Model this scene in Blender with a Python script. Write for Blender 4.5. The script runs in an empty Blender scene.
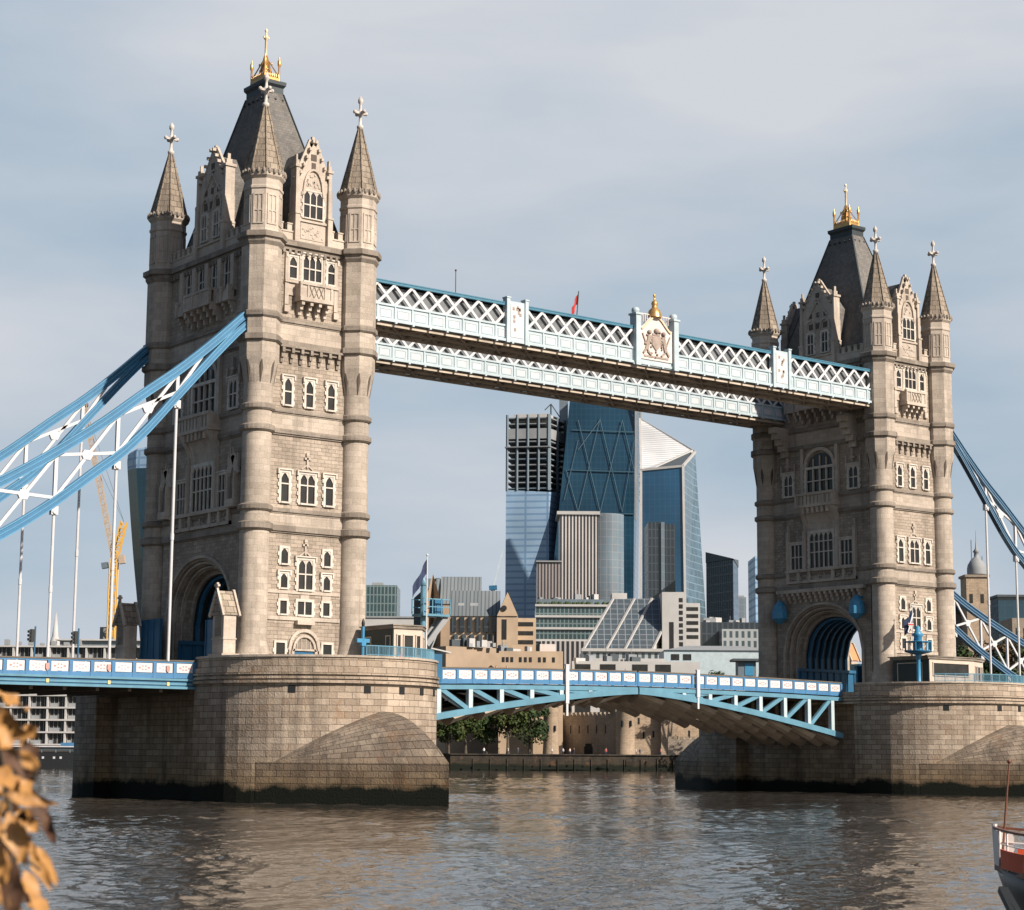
import bpy, bmesh, math, random
from mathutils import Vector, Matrix
random.seed(7)
R = math.radians
sc = bpy.context.scene
col = sc.collection

# ------------------------------------------------------------------ camera
CAM = Vector((-90.289, -155.978, 4.2373)); YAW, PIT, ROLL, FPX = 0.6588, 0.1529, 0.0064, 1927.087
F_ = Vector((math.sin(YAW)*math.cos(PIT), math.cos(YAW)*math.cos(PIT), math.sin(PIT)))
R_ = Vector((math.cos(YAW), -math.sin(YAW), 0)); U_ = R_.cross(F_)
R2 = R_*math.cos(ROLL)+U_*math.sin(ROLL); U2 = -R_*math.sin(ROLL)+U_*math.cos(ROLL)
cd = bpy.data.cameras.new('camera'); cam = bpy.data.objects.new('camera', cd); col.objects.link(cam)
m3 = Matrix((R2, U2, -F_)).transposed()
cam.matrix_world = Matrix.Translation(CAM) @ m3.to_4x4()
cd.sensor_width = 36.0; cd.sensor_fit = 'HORIZONTAL'; cd.lens = FPX/1024*36.0
cd.clip_start = 0.5; cd.clip_end = 20000
cd.dof.use_dof = True; cd.dof.focus_distance = 230; cd.dof.aperture_fstop = 4.5
sc.camera = cam

# ------------------------------------------------------------------ sky and sun
SUN_AZ, SUN_EL = R(13), R(33)           # measured from -Y towards +X
sd = Vector((math.sin(SUN_AZ)*math.cos(SUN_EL), -math.cos(SUN_AZ)*math.cos(SUN_EL), math.sin(SUN_EL)))
world = bpy.data.worlds.new('World'); sc.world = world; world.use_nodes = True
wt = world.node_tree; wt.nodes.clear()
wo = wt.nodes.new('ShaderNodeOutputWorld'); bg = wt.nodes.new('ShaderNodeBackground')
sky = wt.nodes.new('ShaderNodeTexSky'); sky.sky_type = 'NISHITA'; sky.sun_disc = False
sky.sun_elevation = SUN_EL; sky.sun_rotation = math.atan2(sd.x, sd.y)
sky.air_density = 1.0; sky.dust_density = 1.2; sky.ozone_density = 1.2
tc = wt.nodes.new('ShaderNodeTexCoord'); mp = wt.nodes.new('ShaderNodeMapping'); mp.inputs['Scale'].default_value = (1.0, 1.0, 3.4)
mp.inputs['Rotation'].default_value = (0, R(8), R(20))
nz = wt.nodes.new('ShaderNodeTexNoise'); nz.inputs['Scale'].default_value = 2.6; nz.inputs['Detail'].default_value = 5; nz.inputs['Roughness'].default_value = 0.5
rp = wt.nodes.new('ShaderNodeValToRGB'); rp.color_ramp.elements[0].position = 0.33; rp.color_ramp.elements[1].position = 0.64
rp.color_ramp.elements[0].color = (0.08,)*3+(1,); rp.color_ramp.elements[1].color = (0.95,)*3+(1,)
mx = wt.nodes.new('ShaderNodeMix'); mx.data_type = 'RGBA'
mx.inputs[7].default_value = (7.7, 7.95, 8.5, 1)      # thin high cloud
L = wt.links
L.new(tc.outputs['Generated'], mp.inputs['Vector']); L.new(mp.outputs[0], nz.inputs['Vector']); L.new(nz.outputs['Fac'], rp.inputs['Fac'])
vd = wt.nodes.new('ShaderNodeVectorMath'); vd.operation = 'DOT_PRODUCT'; vd.inputs[1].default_value = (0.655, 0.735, 0.17)
L.new(tc.outputs['Generated'], vd.inputs[0]); vr = wt.nodes.new('ShaderNodeMapRange'); vr.inputs['From Min'].default_value = 0.45; vr.inputs['From Max'].default_value = 0.86
vr.interpolation_type = 'SMOOTHSTEP'; L.new(vd.outputs['Value'], vr.inputs['Value'])  # mask confines the added cloud and haze to the view side
vm = wt.nodes.new('ShaderNodeMath'); vm.operation = 'MULTIPLY'; L.new(vr.outputs[0], vm.inputs[0]); L.new(rp.outputs['Color'], vm.inputs[1])
hz = wt.nodes.new('ShaderNodeMix'); hz.data_type = 'RGBA'; hz.inputs[7].default_value = (4.3, 5.75, 7.15, 1)      # blue haze, shaped to the view side so shaded faces stay dark
hf = wt.nodes.new('ShaderNodeMath'); hf.operation = 'MULTIPLY'; L.new(vr.outputs[0], hf.inputs[0]); hf.inputs[1].default_value = 0.9
L.new(hf.outputs[0], hz.inputs[0]); L.new(sky.outputs['Color'], hz.inputs[6])
L.new(vm.outputs[0], mx.inputs[0]); L.new(hz.outputs[2], mx.inputs[6]); L.new(mx.outputs[2], bg.inputs['Color'])
bg.inputs['Strength'].default_value = 0.06
L.new(bg.outputs[0], wo.inputs['Surface'])
sl = bpy.data.lights.new('sun', 'SUN'); sl.energy = 5.0; sl.angle = R(0.6); sl.color = (1.0, 0.90, 0.78)
so = bpy.data.objects.new('sun', sl); col.objects.link(so); so.rotation_euler = sd.to_track_quat('Z', 'Y').to_euler()
so.location = (0, -60, 120)
sc.view_settings.view_transform = 'Standard'; sc.view_settings.look = 'None'; sc.view_settings.gamma = 1
sc.view_settings.use_curve_mapping = False
sc.view_settings.exposure = 0.5
sc.cycles.max_bounces = 6; sc.cycles.diffuse_bounces = 3

def ray(px, py): return F_ + R2*((px-512)/FPX) - U2*((py-455)/FPX)
F0 = Vector((math.sin(YAW), math.cos(YAW), 0)); R0 = R_.copy()
def at(px, py, d):
    """point seen at px, py on the upright plane d metres ahead"""
    r = ray(px, py); t = d/(r.dot(F0)); return CAM + r*t
def onZ(px, py, z):
    r = ray(px, py); return CAM + r*((z-CAM.z)/r.z)

# ------------------------------------------------------------------ materials
def new_mat(name):
    m = bpy.data.materials.new(name); m.use_nodes = True
    nt = m.node_tree; b = nt.nodes['Principled BSDF']; return m, nt, b
def N(nt, typ, **kw):
    n = nt.nodes.new(typ)
    for k, v in kw.items():
        if k.startswith('_'): setattr(n, k[1:], v)
        else: n.inputs[k.replace('_', ' ')].default_value = v
    return n
def mixc(nt, fac, a, b, blend='MIX'):
    n = nt.nodes.new('ShaderNodeMix'); n.data_type = 'RGBA'; n.blend_type = blend
    for s, v in ((0, fac), (6, a), (7, b)):
        if isinstance(v, (int, float)): n.inputs[s].default_value = v
        elif isinstance(v, tuple): n.inputs[s].default_value = v if len(v) == 4 else v+(1,)
        else: nt.links.new(v, n.inputs[s])
    return n.outputs[2]
def ramp(nt, src, p0, p1, c0=(0,0,0), c1=(1,1,1)):
    r = nt.nodes.new('ShaderNodeValToRGB'); e = r.color_ramp.elements
    e[0].position = p0; e[1].position = p1; e[0].color = tuple(c0)+(1,); e[1].color = tuple(c1)+(1,)
    nt.links.new(src, r.inputs[0]); return r.outputs[0]
def plain(name, c, rough=0.6, metal=0.0, var=0.12, scale=1.5, spec=0.4, bump=0.0):
    m, nt, b = new_mat(name)
    t = N(nt, 'ShaderNodeTexCoord'); n = N(nt, 'ShaderNodeTexNoise', Scale=scale, Detail=4.0, Roughness=0.6)
    nt.links.new(t.outputs['Object'], n.inputs['Vector'])
    f = ramp(nt, n.outputs['Fac'], 0.3, 0.7, (1-var,)*3, (1+var*0.6,)*3)
    nt.links.new(mixc(nt, 1.0, tuple(c), f, 'MULTIPLY'), b.inputs['Base Color'])
    b.inputs['Roughness'].default_value = rough; b.inputs['Metallic'].default_value = metal
    b.inputs['Specular IOR Level'].default_value = spec
    if bump:
        bp = N(nt, 'ShaderNodeBump', Strength=bump, Distance=0.05); nt.links.new(n.outputs['Fac'], bp.inputs['Height']); nt.links.new(bp.outputs[0], b.inputs['Normal'])
    return m
def stone(name, c1, c2, mortar, bw, bh, msize=0.02, algae=False, stain=0.45, bump=0.5, bias=0.0, streak=True, soot_and_shade=(0.055,0.05,0.045)):
    m, nt, b = new_mat(name); lk = nt.links
    uv = N(nt, 'ShaderNodeUVMap'); geo = N(nt, 'ShaderNodeNewGeometry')
    nw = N(nt, 'ShaderNodeTexNoise', Scale=0.9, Detail=2.0); lk.new(geo.outputs['Position'], nw.inputs['Vector'])
    br = N(nt, 'ShaderNodeTexBrick', Scale=1.0, Mortar_Size=msize, Bias=bias, Brick_Width=bw, Row_Height=bh, Mortar_Smooth=0.3)
    br.offset = 0.5
    br.inputs['Color1'].default_value = c1+(1,); br.inputs['Color2'].default_value = c2+(1,); br.inputs['Mortar'].default_value = mortar+(1,)
    lk.new(uv.outputs[0], br.inputs['Vector'])
    # broad weathering, vertical rain streaks, fine grain
    n1 = N(nt, 'ShaderNodeTexNoise', Scale=0.22, Detail=5.0, Roughness=0.62); lk.new(geo.outputs['Position'], n1.inputs['Vector'])
    c = mixc(nt, 1.0, br.outputs['Color'], ramp(nt, n1.outputs['Fac'], 0.3, 0.72, (1-stain*0.55, 1-stain*0.6, 1-stain*0.62), (1.12, 1.1, 1.08)), 'MULTIPLY')
    if streak:
        mpn = N(nt, 'ShaderNodeMapping'); mpn.inputs['Scale'].default_value = (1.1, 1.1, 0.10); lk.new(geo.outputs['Position'], mpn.inputs['Vector'])
        n2 = N(nt, 'ShaderNodeTexNoise', Scale=1.0, Detail=4.0, Roughness=0.65); lk.new(mpn.outputs[0], n2.inputs['Vector'])
        f = ramp(nt, n2.outputs['Fac'], 0.52, 0.78, (0,)*3, (stain,)*3)
        c = mixc(nt, f, c, soot_and_shade)
    n3 = N(nt, 'ShaderNodeTexNoise', Scale=7.0, Detail=3.0); lk.new(geo.outputs['Position'], n3.inputs['Vector'])
    c = mixc(nt, 1.0, c, ramp(nt, n3.outputs['Fac'], 0.25, 0.75, (0.86,)*3, (1.1,)*3), 'MULTIPLY')
    if algae:
        n5 = N(nt, 'ShaderNodeTexNoise', Scale=0.5, Detail=6.0, Roughness=0.7, Distortion=1.0); lk.new(geo.outputs['Position'], n5.inputs['Vector'])
        c = mixc(nt, ramp(nt, n5.outputs['Fac'], 0.56, 0.72, (0,)*3, (0.6,)*3), c, (0.24,0.13,0.065))
        mq = N(nt, 'ShaderNodeMapping'); mq.inputs['Scale'].default_value = (0.45, 0.45, 0.05); mq.inputs['Location'].default_value = (3,7,1); lk.new(geo.outputs['Position'], mq.inputs['Vector'])
        n6 = N(nt, 'ShaderNodeTexNoise', Scale=1.0, Detail=5.0, Roughness=0.7); lk.new(mq.outputs[0], n6.inputs['Vector'])
        c = mixc(nt, ramp(nt, n6.outputs['Fac'], 0.5, 0.68, (0,)*3, (0.62,)*3), c, (0.06,0.052,0.045))
        sp = N(nt, 'ShaderNodeSeparateXYZ'); lk.new(geo.outputs['Position'], sp.inputs[0])
        ad = N(nt, 'ShaderNodeMath', _operation='MULTIPLY_ADD'); lk.new(n1.outputs['Fac'], ad.inputs[0]); ad.inputs[1].default_value = -2.8; lk.new(sp.outputs['Z'], ad.inputs[2])
        ad2 = N(nt, 'ShaderNodeMath', _operation='MULTIPLY_ADD'); lk.new(n3.outputs['Fac'], ad2.inputs[0]); ad2.inputs[1].default_value = -0.5; lk.new(ad.outputs[0], ad2.inputs[2])
        mr = N(nt, 'ShaderNodeMapRange'); mr.inputs['From Min'].default_value = -0.55; mr.inputs['From Max'].default_value = -0.05; lk.new(ad2.outputs[0], mr.inputs['Value'])
        c = mixc(nt, mr.outputs[0], (0.008, 0.012, 0.009), c)
        mr2 = N(nt, 'ShaderNodeMapRange'); mr2.inputs['From Min'].default_value = 0.0; mr2.inputs['From Max'].default_value = 2.6; lk.new(ad2.outputs[0], mr2.inputs['Value'])
        c = mixc(nt, 1.0, c, mixc(nt, mr2.outputs[0], (0.86, 0.76, 0.6), (1, 1, 1)), 'MULTIPLY')
    lk.new(c, b.inputs['Base Color']); b.inputs['Roughness'].default_value = 0.88; b.inputs['Specular IOR Level'].default_value = 0.25
    ih = N(nt, 'ShaderNodeMath', _operation='MULTIPLY_ADD'); lk.new(br.outputs['Fac'], ih.inputs[0]); ih.inputs[1].default_value = -1.0; lk.new(n3.outputs['Fac'], ih.inputs[2])
    bp = N(nt, 'ShaderNodeBump', Strength=bump, Distance=0.06); lk.new(ih.outputs[0], bp.inputs['Height']); lk.new(bp.outputs[0], b.inputs['Normal'])
    return m
def glassgrid(name, glass, line, w, h, ms=0.05, rough=0.12, offset=0.0, glass2=None, spec=0.8, metal=0.0):
    """curtain wall: panes with thin frames; w, h metres per pane"""
    m, nt, b = new_mat(name); lk = nt.links
    uv = N(nt, 'ShaderNodeUVMap')
    br = N(nt, 'ShaderNodeTexBrick', Scale=1.0, Mortar_Size=ms, Bias=0.0, Brick_Width=w, Row_Height=h, Mortar_Smooth=0.0)
    br.offset = offset
    g2 = glass2 or tuple(x*0.7 for x in glass)
    br.inputs['Color1'].default_value = glass+(1,); br.inputs['Color2'].default_value = g2+(1,); br.inputs['Mortar'].default_value = line+(1,)
    lk.new(uv.outputs[0], br.inputs['Vector'])
    geo = N(nt, 'ShaderNodeNewGeometry'); n1 = N(nt, 'ShaderNodeTexNoise', Scale=0.03, Detail=4.0); lk.new(geo.outputs['Position'], n1.inputs['Vector'])
    c = mixc(nt, 1.0, br.outputs['Color'], ramp(nt, n1.outputs['Fac'], 0.3, 0.7, (0.75,)*3, (1.2,)*3), 'MULTIPLY')
    lk.new(c, b.inputs['Base Color'])
    rr = N(nt, 'ShaderNodeMath', _operation='MULTIPLY_ADD'); lk.new(br.outputs['Fac'], rr.inputs[0]); rr.inputs[1].default_value = 0.12; rr.inputs[2].default_value = rough
    lk.new(rr.outputs[0], b.inputs['Roughness']); b.inputs['Specular IOR Level'].default_value = spec; b.inputs['Metallic'].default_value = metal
    n2 = N(nt, 'ShaderNodeTexNoise', Scale=0.25, Detail=1.0); lk.new(geo.outputs['Position'], n2.inputs['Vector'])
    bp = N(nt, 'ShaderNodeBump', Strength=0.05, Distance=0.3); lk.new(n2.outputs['Fac'], bp.inputs['Height']); lk.new(bp.outputs[0], b.inputs['Normal'])
    return m

M = {}
M['wall'] = stone('rockfaced_granite', (0.44,0.375,0.31), (0.31,0.262,0.215), (0.21,0.178,0.15), 0.75, 0.34, 0.012, stain=0.5, bump=0.8)
M['ashlar'] = stone('smooth_granite', (0.48,0.418,0.355), (0.375,0.325,0.272), (0.29,0.25,0.21), 1.1, 0.55, 0.012, stain=0.45, bump=0.35)
M['trim'] = stone('portland_stone', (0.53,0.465,0.40), (0.46,0.40,0.34), (0.36,0.31,0.26), 1.4, 0.7, 0.006, stain=0.5, bump=0.25)
M['winstone'] = plain('pale_window_stone', (0.57,0.515,0.455), 0.85, 0, 0.22, 1.1, 0.2)
M['band'] = stone('weathered_string_course', (0.31,0.27,0.23), (0.22,0.19,0.16), (0.15,0.13,0.11), 1.2, 0.6, 0.01, stain=0.5, bump=0.3)
M['pier'] = stone('pier_granite', (0.45,0.375,0.30), (0.30,0.24,0.185), (0.15,0.12,0.095), 1.3, 0.53, 0.022, algae=True, stain=0.42, bump=0.9)
M['starling'] = stone('stained_pier_granite', (0.36,0.30,0.235), (0.235,0.19,0.15), (0.09,0.07,0.055), 1.3, 0.53, 0.026, algae=True, stain=0.8, bump=0.9)
M['spire'] = stone('spire_slabs', (0.37,0.315,0.25), (0.24,0.2,0.16), (0.13,0.11,0.09), 0.8, 0.62, 0.03, stain=0.6, bump=0.8)
M['slate'] = stone('roof_slate', (0.19,0.178,0.165), (0.14,0.133,0.125), (0.09,0.09,0.09), 0.4, 0.3, 0.012, stain=0.4, bump=0.4, soot_and_shade=(0.03,0.035,0.035))
M['lead'] = plain('dark_lead', (0.035,0.045,0.05), 0.5, 0.2)
M['gold'] = plain('gilding', (0.62,0.36,0.13), 0.35, 0.65, 0.25, 3.0)
M['palegold'] = plain('worn_gilding', (0.75,0.58,0.38), 0.45, 0.2, 0.2, 3.0)
M['glass'] = plain('window_glass', (0.03,0.03,0.03), 0.25, 0.0, 0.3, 0.8, 0.3)
M['relief'] = plain('weathered_relief', (0.34,0.27,0.23), 0.8, 0, 0.3, 2.0)
M['finialstone'] = plain('pale_finial_stone', (0.52,0.47,0.43), 0.8, 0, 0.3, 2.0)
M['soot_and_shade'] = plain('soot_shade_stone', (0.10,0.08,0.065), 0.9)  # dark tone paints the shade of the turret slits; also on gable piercing
M['void'] = plain('dark_recess', (0.012,0.014,0.015), 0.9)
M['blue'] = plain('pale_blue_paint', (0.10,0.235,0.32), 0.45, 0, 0.16, 0.8)
M['midblue'] = plain('mid_blue_paint', (0.06,0.18,0.34), 0.45, 0, 0.15, 0.8)
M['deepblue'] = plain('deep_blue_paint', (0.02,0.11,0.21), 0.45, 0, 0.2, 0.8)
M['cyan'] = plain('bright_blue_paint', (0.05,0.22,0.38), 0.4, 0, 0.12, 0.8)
M['paleblue'] = plain('washed_blue_paint', (0.41,0.485,0.52), 0.5, 0, 0.12, 0.8)
M['white'] = plain('white_paint', (0.54,0.535,0.55), 0.5, 0, 0.08, 1.2)
M['warmwhite'] = plain('warm_white_paint', (0.60,0.53,0.50), 0.5, 0, 0.1, 1.2)
M['red'] = plain('red_paint', (0.5,0.05,0.04), 0.5)
M['orange'] = plain('orange_shield', (0.55,0.16,0.06), 0.5)
M['yellow'] = plain('yellow_fitting', (0.62,0.48,0.2), 0.5)
M['rust'] = plain('brown_steel', (0.13,0.105,0.08), 0.7, 0, 0.3, 0.6)
M['soffit'] = plain('soffit_brown', (0.48,0.40,0.32), 0.75, 0, 0.3, 0.5)
M['asphalt'] = plain('asphalt', (0.05,0.05,0.05), 0.9)
M['paving'] = plain('paving', (0.22,0.2,0.18), 0.9)
M['black'] = plain('black_metal', (0.015,0.017,0.018), 0.5)
M['walkglass'] = plain('walkway_glazing', (0.17,0.18,0.19), 0.3, 0, 0.4, 0.5)

# ------------------------------------------------------------------ mesh builder
class MB:
    def __init__(s): s.v = []; s.f = []; s.uv = {}; s.M = None; s.smooth = set(); s.ch = []
    def add(s, pts, faces, uvs=None, smooth=False):
        b = len(s.v)
        for p in pts:
            p = Vector(p)
            if s.M is not None: p = s.M @ p
            s.v.append(p)
        for i, f in enumerate(faces):
            k = len(s.f); s.f.append(tuple(b+j for j in f))
            if uvs: s.uv[k] = uvs[i]
            if smooth: s.smooth.add(k)
        s.ch.append((b, len(s.v), len(s.f)-len(faces), len(s.f)))
        return s
    def merge(s, g):
        off = len(s.v); fo = len(s.f); s.v += g.v; s.f += [tuple(off+j for j in f) for f in g.f]
        s.ch += [(a+off, b+off, c+fo, d+fo) for a, b, c, d in g.ch]
    def box(s, x0, x1, y0, y1, z0, z1):
        return s.add([(x0,y0,z0),(x1,y0,z0),(x1,y1,z0),(x0,y1,z0),(x0,y0,z1),(x1,y0,z1),(x1,y1,z1),(x0,y1,z1)],
                     [(0,3,2,1),(4,5,6,7),(0,1,5,4),(1,2,6,5),(2,3,7,6),(3,0,4,7)])
    def prism(s, pts, d0, d1, axis='z', caps=True):
        g = {'z': lambda a,b,d:(a,b,d), 'x': lambda a,b,d:(d,a,b), 'y': lambda a,b,d:(a,d,b)}[axis]
        n = len(pts); P = [g(a,b,d0) for a,b in pts]+[g(a,b,d1) for a,b in pts]
        fs = [(i,(i+1)%n,n+(i+1)%n,n+i) for i in range(n)]
        uvs = None
        if axis == 'z' and n > 8:
            uvs = []; acc = 0
            for i in range(n):
                a = Vector(pts[i]); b = Vector(pts[(i+1)%n]); l = (b-a).length
                uvs.append([(acc,d0),(acc+l,d0),(acc+l,d1),(acc,d1)]); acc += l
            if caps: fs += [tuple(range(n))[::-1], tuple(range(n,2*n))]; uvs += [[pts[i] for i in range(n)][::-1], [pts[i] for i in range(n)]]
        elif caps: fs += [tuple(range(n))[::-1], tuple(range(n,2*n))]
        return s.add(P, fs, uvs)
    def frustum(s, r0, r1, z0, z1, cx=0, cy=0):
        (a,b),(c,d) = r0, r1
        return s.add([(cx-a,cy-b,z0),(cx+a,cy-b,z0),(cx+a,cy+b,z0),(cx-a,cy+b,z0),(cx-c,cy-d,z1),(cx+c,cy-d,z1),(cx+c,cy+d,z1),(cx-c,cy+d,z1)],
                     [(0,3,2,1),(4,5,6,7),(0,1,5,4),(1,2,6,5),(2,3,7,6),(3,0,4,7)])
    def lathe(s, prof, n=24, cx=0, cy=0, ph=0.0, smooth=True):
        P = []; fs = []; uv = []
        for r, z in prof:
            for k in range(n):
                a = ph+2*math.pi*k/n; P.append((cx+r*math.cos(a), cy+r*math.sin(a), z))
        L_ = [0]
        for i in range(1, len(prof)): L_.append(L_[-1]+math.hypot(prof[i][0]-prof[i-1][0], prof[i][1]-prof[i-1][1]))
        rm = max(p[0] for p in prof)
        for i in range(len(prof)-1):
            for k in range(n):
                k2 = (k+1)%n; fs.append((i*n+k, i*n+k2, (i+1)*n+k2, (i+1)*n+k))
                u0 = 2*math.pi*rm*k/n; u1 = 2*math.pi*rm*(k+1)/n
                v0 = prof[0][1]+L_[i]; v1 = prof[0][1]+L_[i+1]
                uv.append([(u0,v0),(u1,v0),(u1,v1),(u0,v1)])
        s.add(P, fs, uv, smooth)
        if prof[0][0] > 0.01: s.add([P[k] for k in range(n)], [tuple(range(n))[::-1]])
        if prof[-1][0] > 0.01: s.add([P[(len(prof)-1)*n+k] for k in range(n)], [tuple(range(n))])
        return s
    def beam(s, p, q, w, h, up=(0,0,1)):
        p = Vector(p); q = Vector(q); d = (q-p).normalized(); up = Vector(up)
        sd_ = d.cross(up)
        if sd_.length < 1e-4: sd_ = d.cross(Vector((1,0,0)))
        sd_.normalize(); u = sd_.cross(d)
        a = sd_*w/2; b = u*h/2
        return s.add([p-a-b,p+a-b,p+a+b,p-a+b,q-a-b,q+a-b,q+a+b,q-a+b],
                     [(0,3,2,1),(4,5,6,7),(0,1,5,4),(1,2,6,5),(2,3,7,6),(3,0,4,7)])
    def tube(s, p, q, r, n=8, r2=None):
        p = Vector(p); q = Vector(q); d = (q-p).normalized(); a = d.orthogonal().normalized(); b = d.cross(a)
        r2 = r if r2 is None else r2
        P = [p+(a*math.cos(t)+b*math.sin(t))*r for t in [2*math.pi*k/n for k in range(n)]]+[q+(a*math.cos(t)+b*math.sin(t))*r2 for t in [2*math.pi*k/n for k in range(n)]]
        return s.add(P, [(k,(k+1)%n,n+(k+1)%n,n+k) for k in range(n)]+[tuple(range(n))[::-1], tuple(range(n,2*n))])
    def loft(s, rings, close=True, caps=True, smooth=False):
        n = len(rings[0]); P = [p for r in rings for p in r]; fs = []
        for i in range(len(rings)-1):
            for k in range(n if close else n-1):
                k2 = (k+1)%n; fs.append((i*n+k, i*n+k2, (i+1)*n+k2, (i+1)*n+k))
        if caps and close: fs += [tuple(range(n))[::-1], tuple((len(rings)-1)*n+k for k in range(n))]
        return s.add(P, fs, None, smooth)
    def ball(s, c, r, n=8, sz=1.0):
        c = Vector(c); prof = [(r*math.sin(t), -r*sz*math.cos(t)) for t in [math.pi*i/6 for i in range(7)]]
        P = []; fs = []
        for rr, z in prof:
            for k in range(n): P.append((c.x+max(rr,0.001)*math.cos(2*math.pi*k/n), c.y+max(rr,0.001)*math.sin(2*math.pi*k/n), c.z+z))
        for i in range(6):
            for k in range(n): fs.append((i*n+k, i*n+(k+1)%n, (i+1)*n+(k+1)%n, (i+1)*n+k))
        return s.add(P, fs, None, True)
    SPLIT = {'panel_post','post','strut','diagonal','white_brace','parapet','pilaster','window_ledge','carved_finial','pale_band','hip_ridge','carved_panel','arch_moulding','gusset_plate','frieze','cross_girder','window_frame','roof_plant','stay_cable','mast','coping','relief','pierced_work','coat_of_arms_x','dormer','recessed_panel','gable_trim','gable','side_wall','cresting','bracket','girder_web','roof_crown_post','white_fitting','tracery','railing','moulding'}
    def build(s, name, m, parent=None, recalc=True, loc=None):
        if name in MB.SPLIT:
            n = len(s.v); par = list(range(len(s.ch)))
            def find(i):
                while par[i] != i: par[i] = par[par[i]]; i = par[i]
                return i
            bb = []
            for v0, v1, f0, f1 in s.ch:
                P = s.v[v0:v1]; bb.append(([min(p[i] for p in P)-0.02 for i in range(3)], [max(p[i] for p in P)+0.02 for i in range(3)]))
            for i in range(len(bb)):
                for j in range(i):
                    if all(bb[i][0][k] <= bb[j][1][k] and bb[j][0][k] <= bb[i][1][k] for k in range(3)): par[find(i)] = find(j)
            cl = {}
            for i in range(len(bb)): cl.setdefault(find(i), []).append(i)
            if 1 < len(cl) <= 80:
                o = None
                for ids in cl.values():
                    q = MB()
                    for i in ids:
                        v0, v1, f0, f1 = s.ch[i]; base = len(q.v); q.v += s.v[v0:v1]
                        for k in range(f0, f1):
                            kk = len(q.f); q.f.append(tuple(j-v0+base for j in s.f[k]))
                            if k in s.uv: q.uv[kk] = s.uv[k]
                            if k in s.smooth: q.smooth.add(kk)
                    o = q.build1(name, m, parent, recalc, loc)
                return o
        return s.build1(name, m, parent, recalc, loc)
    def build1(s, name, m, parent=None, recalc=True, loc=None):
        me = bpy.data.meshes.new(name)
        me.from_pydata([tuple(p) for p in s.v], [], s.f)
        mats = m if isinstance(m, (list, tuple)) else [m]
        for x in mats: me.materials.append(x)
        ul = me.uv_layers.new(name='UVMap')
        for k, p in enumerate(me.polygons):
            ex = s.uv.get(k)
            if ex:
                for j, li in enumerate(p.loop_indices): ul.data[li].uv = ex[j]
            else:
                nrm = p.normal
                if abs(nrm.z) > 0.8:
                    for li in p.loop_indices:
                        c = me.vertices[me.loops[li].vertex_index].co; ul.data[li].uv = (c.x, c.y)
                else:
                    h = math.hypot(nrm.x, nrm.y) or 1; tx, ty = -nrm.y/h, nrm.x/h; iz = 1/max(h, 0.3)
                    for li in p.loop_indices:
                        c = me.vertices[me.loops[li].vertex_index].co; ul.data[li].uv = (c.x*tx+c.y*ty, c.z*iz)
            if k in s.smooth: p.use_smooth = True
        if recalc:
            bm = bmesh.new(); bm.from_mesh(me); bmesh.ops.recalc_face_normals(bm, faces=bm.faces); bm.to_mesh(me); bm.free()
        o = bpy.data.objects.new(name, me); col.objects.link(o)
        if parent is not None: o.parent = parent
        if loc is not None: o.location = loc
        return o
def tag(o, label=None, cat=None, group=None, kind=None):
    if label: o['label'] = label
    if cat: o['category'] = cat
    if group: o['group'] = group
    if kind: o['kind'] = kind
    return o
def thing(name, label, cat, loc=(0,0,0), rz=0, group=None):
    o = bpy.data.objects.new(name, None); col.objects.link(o); o.location = loc; o.rotation_euler = (0,0,rz); o.empty_display_size = 0.5
    return tag(o, label, cat, group)
def copy_tree(o, parent=None):
    c = o.copy(); col.objects.link(c); c.parent = parent
    for ch in [x for x in o.children]: copy_tree(ch, c)
    return c

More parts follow.
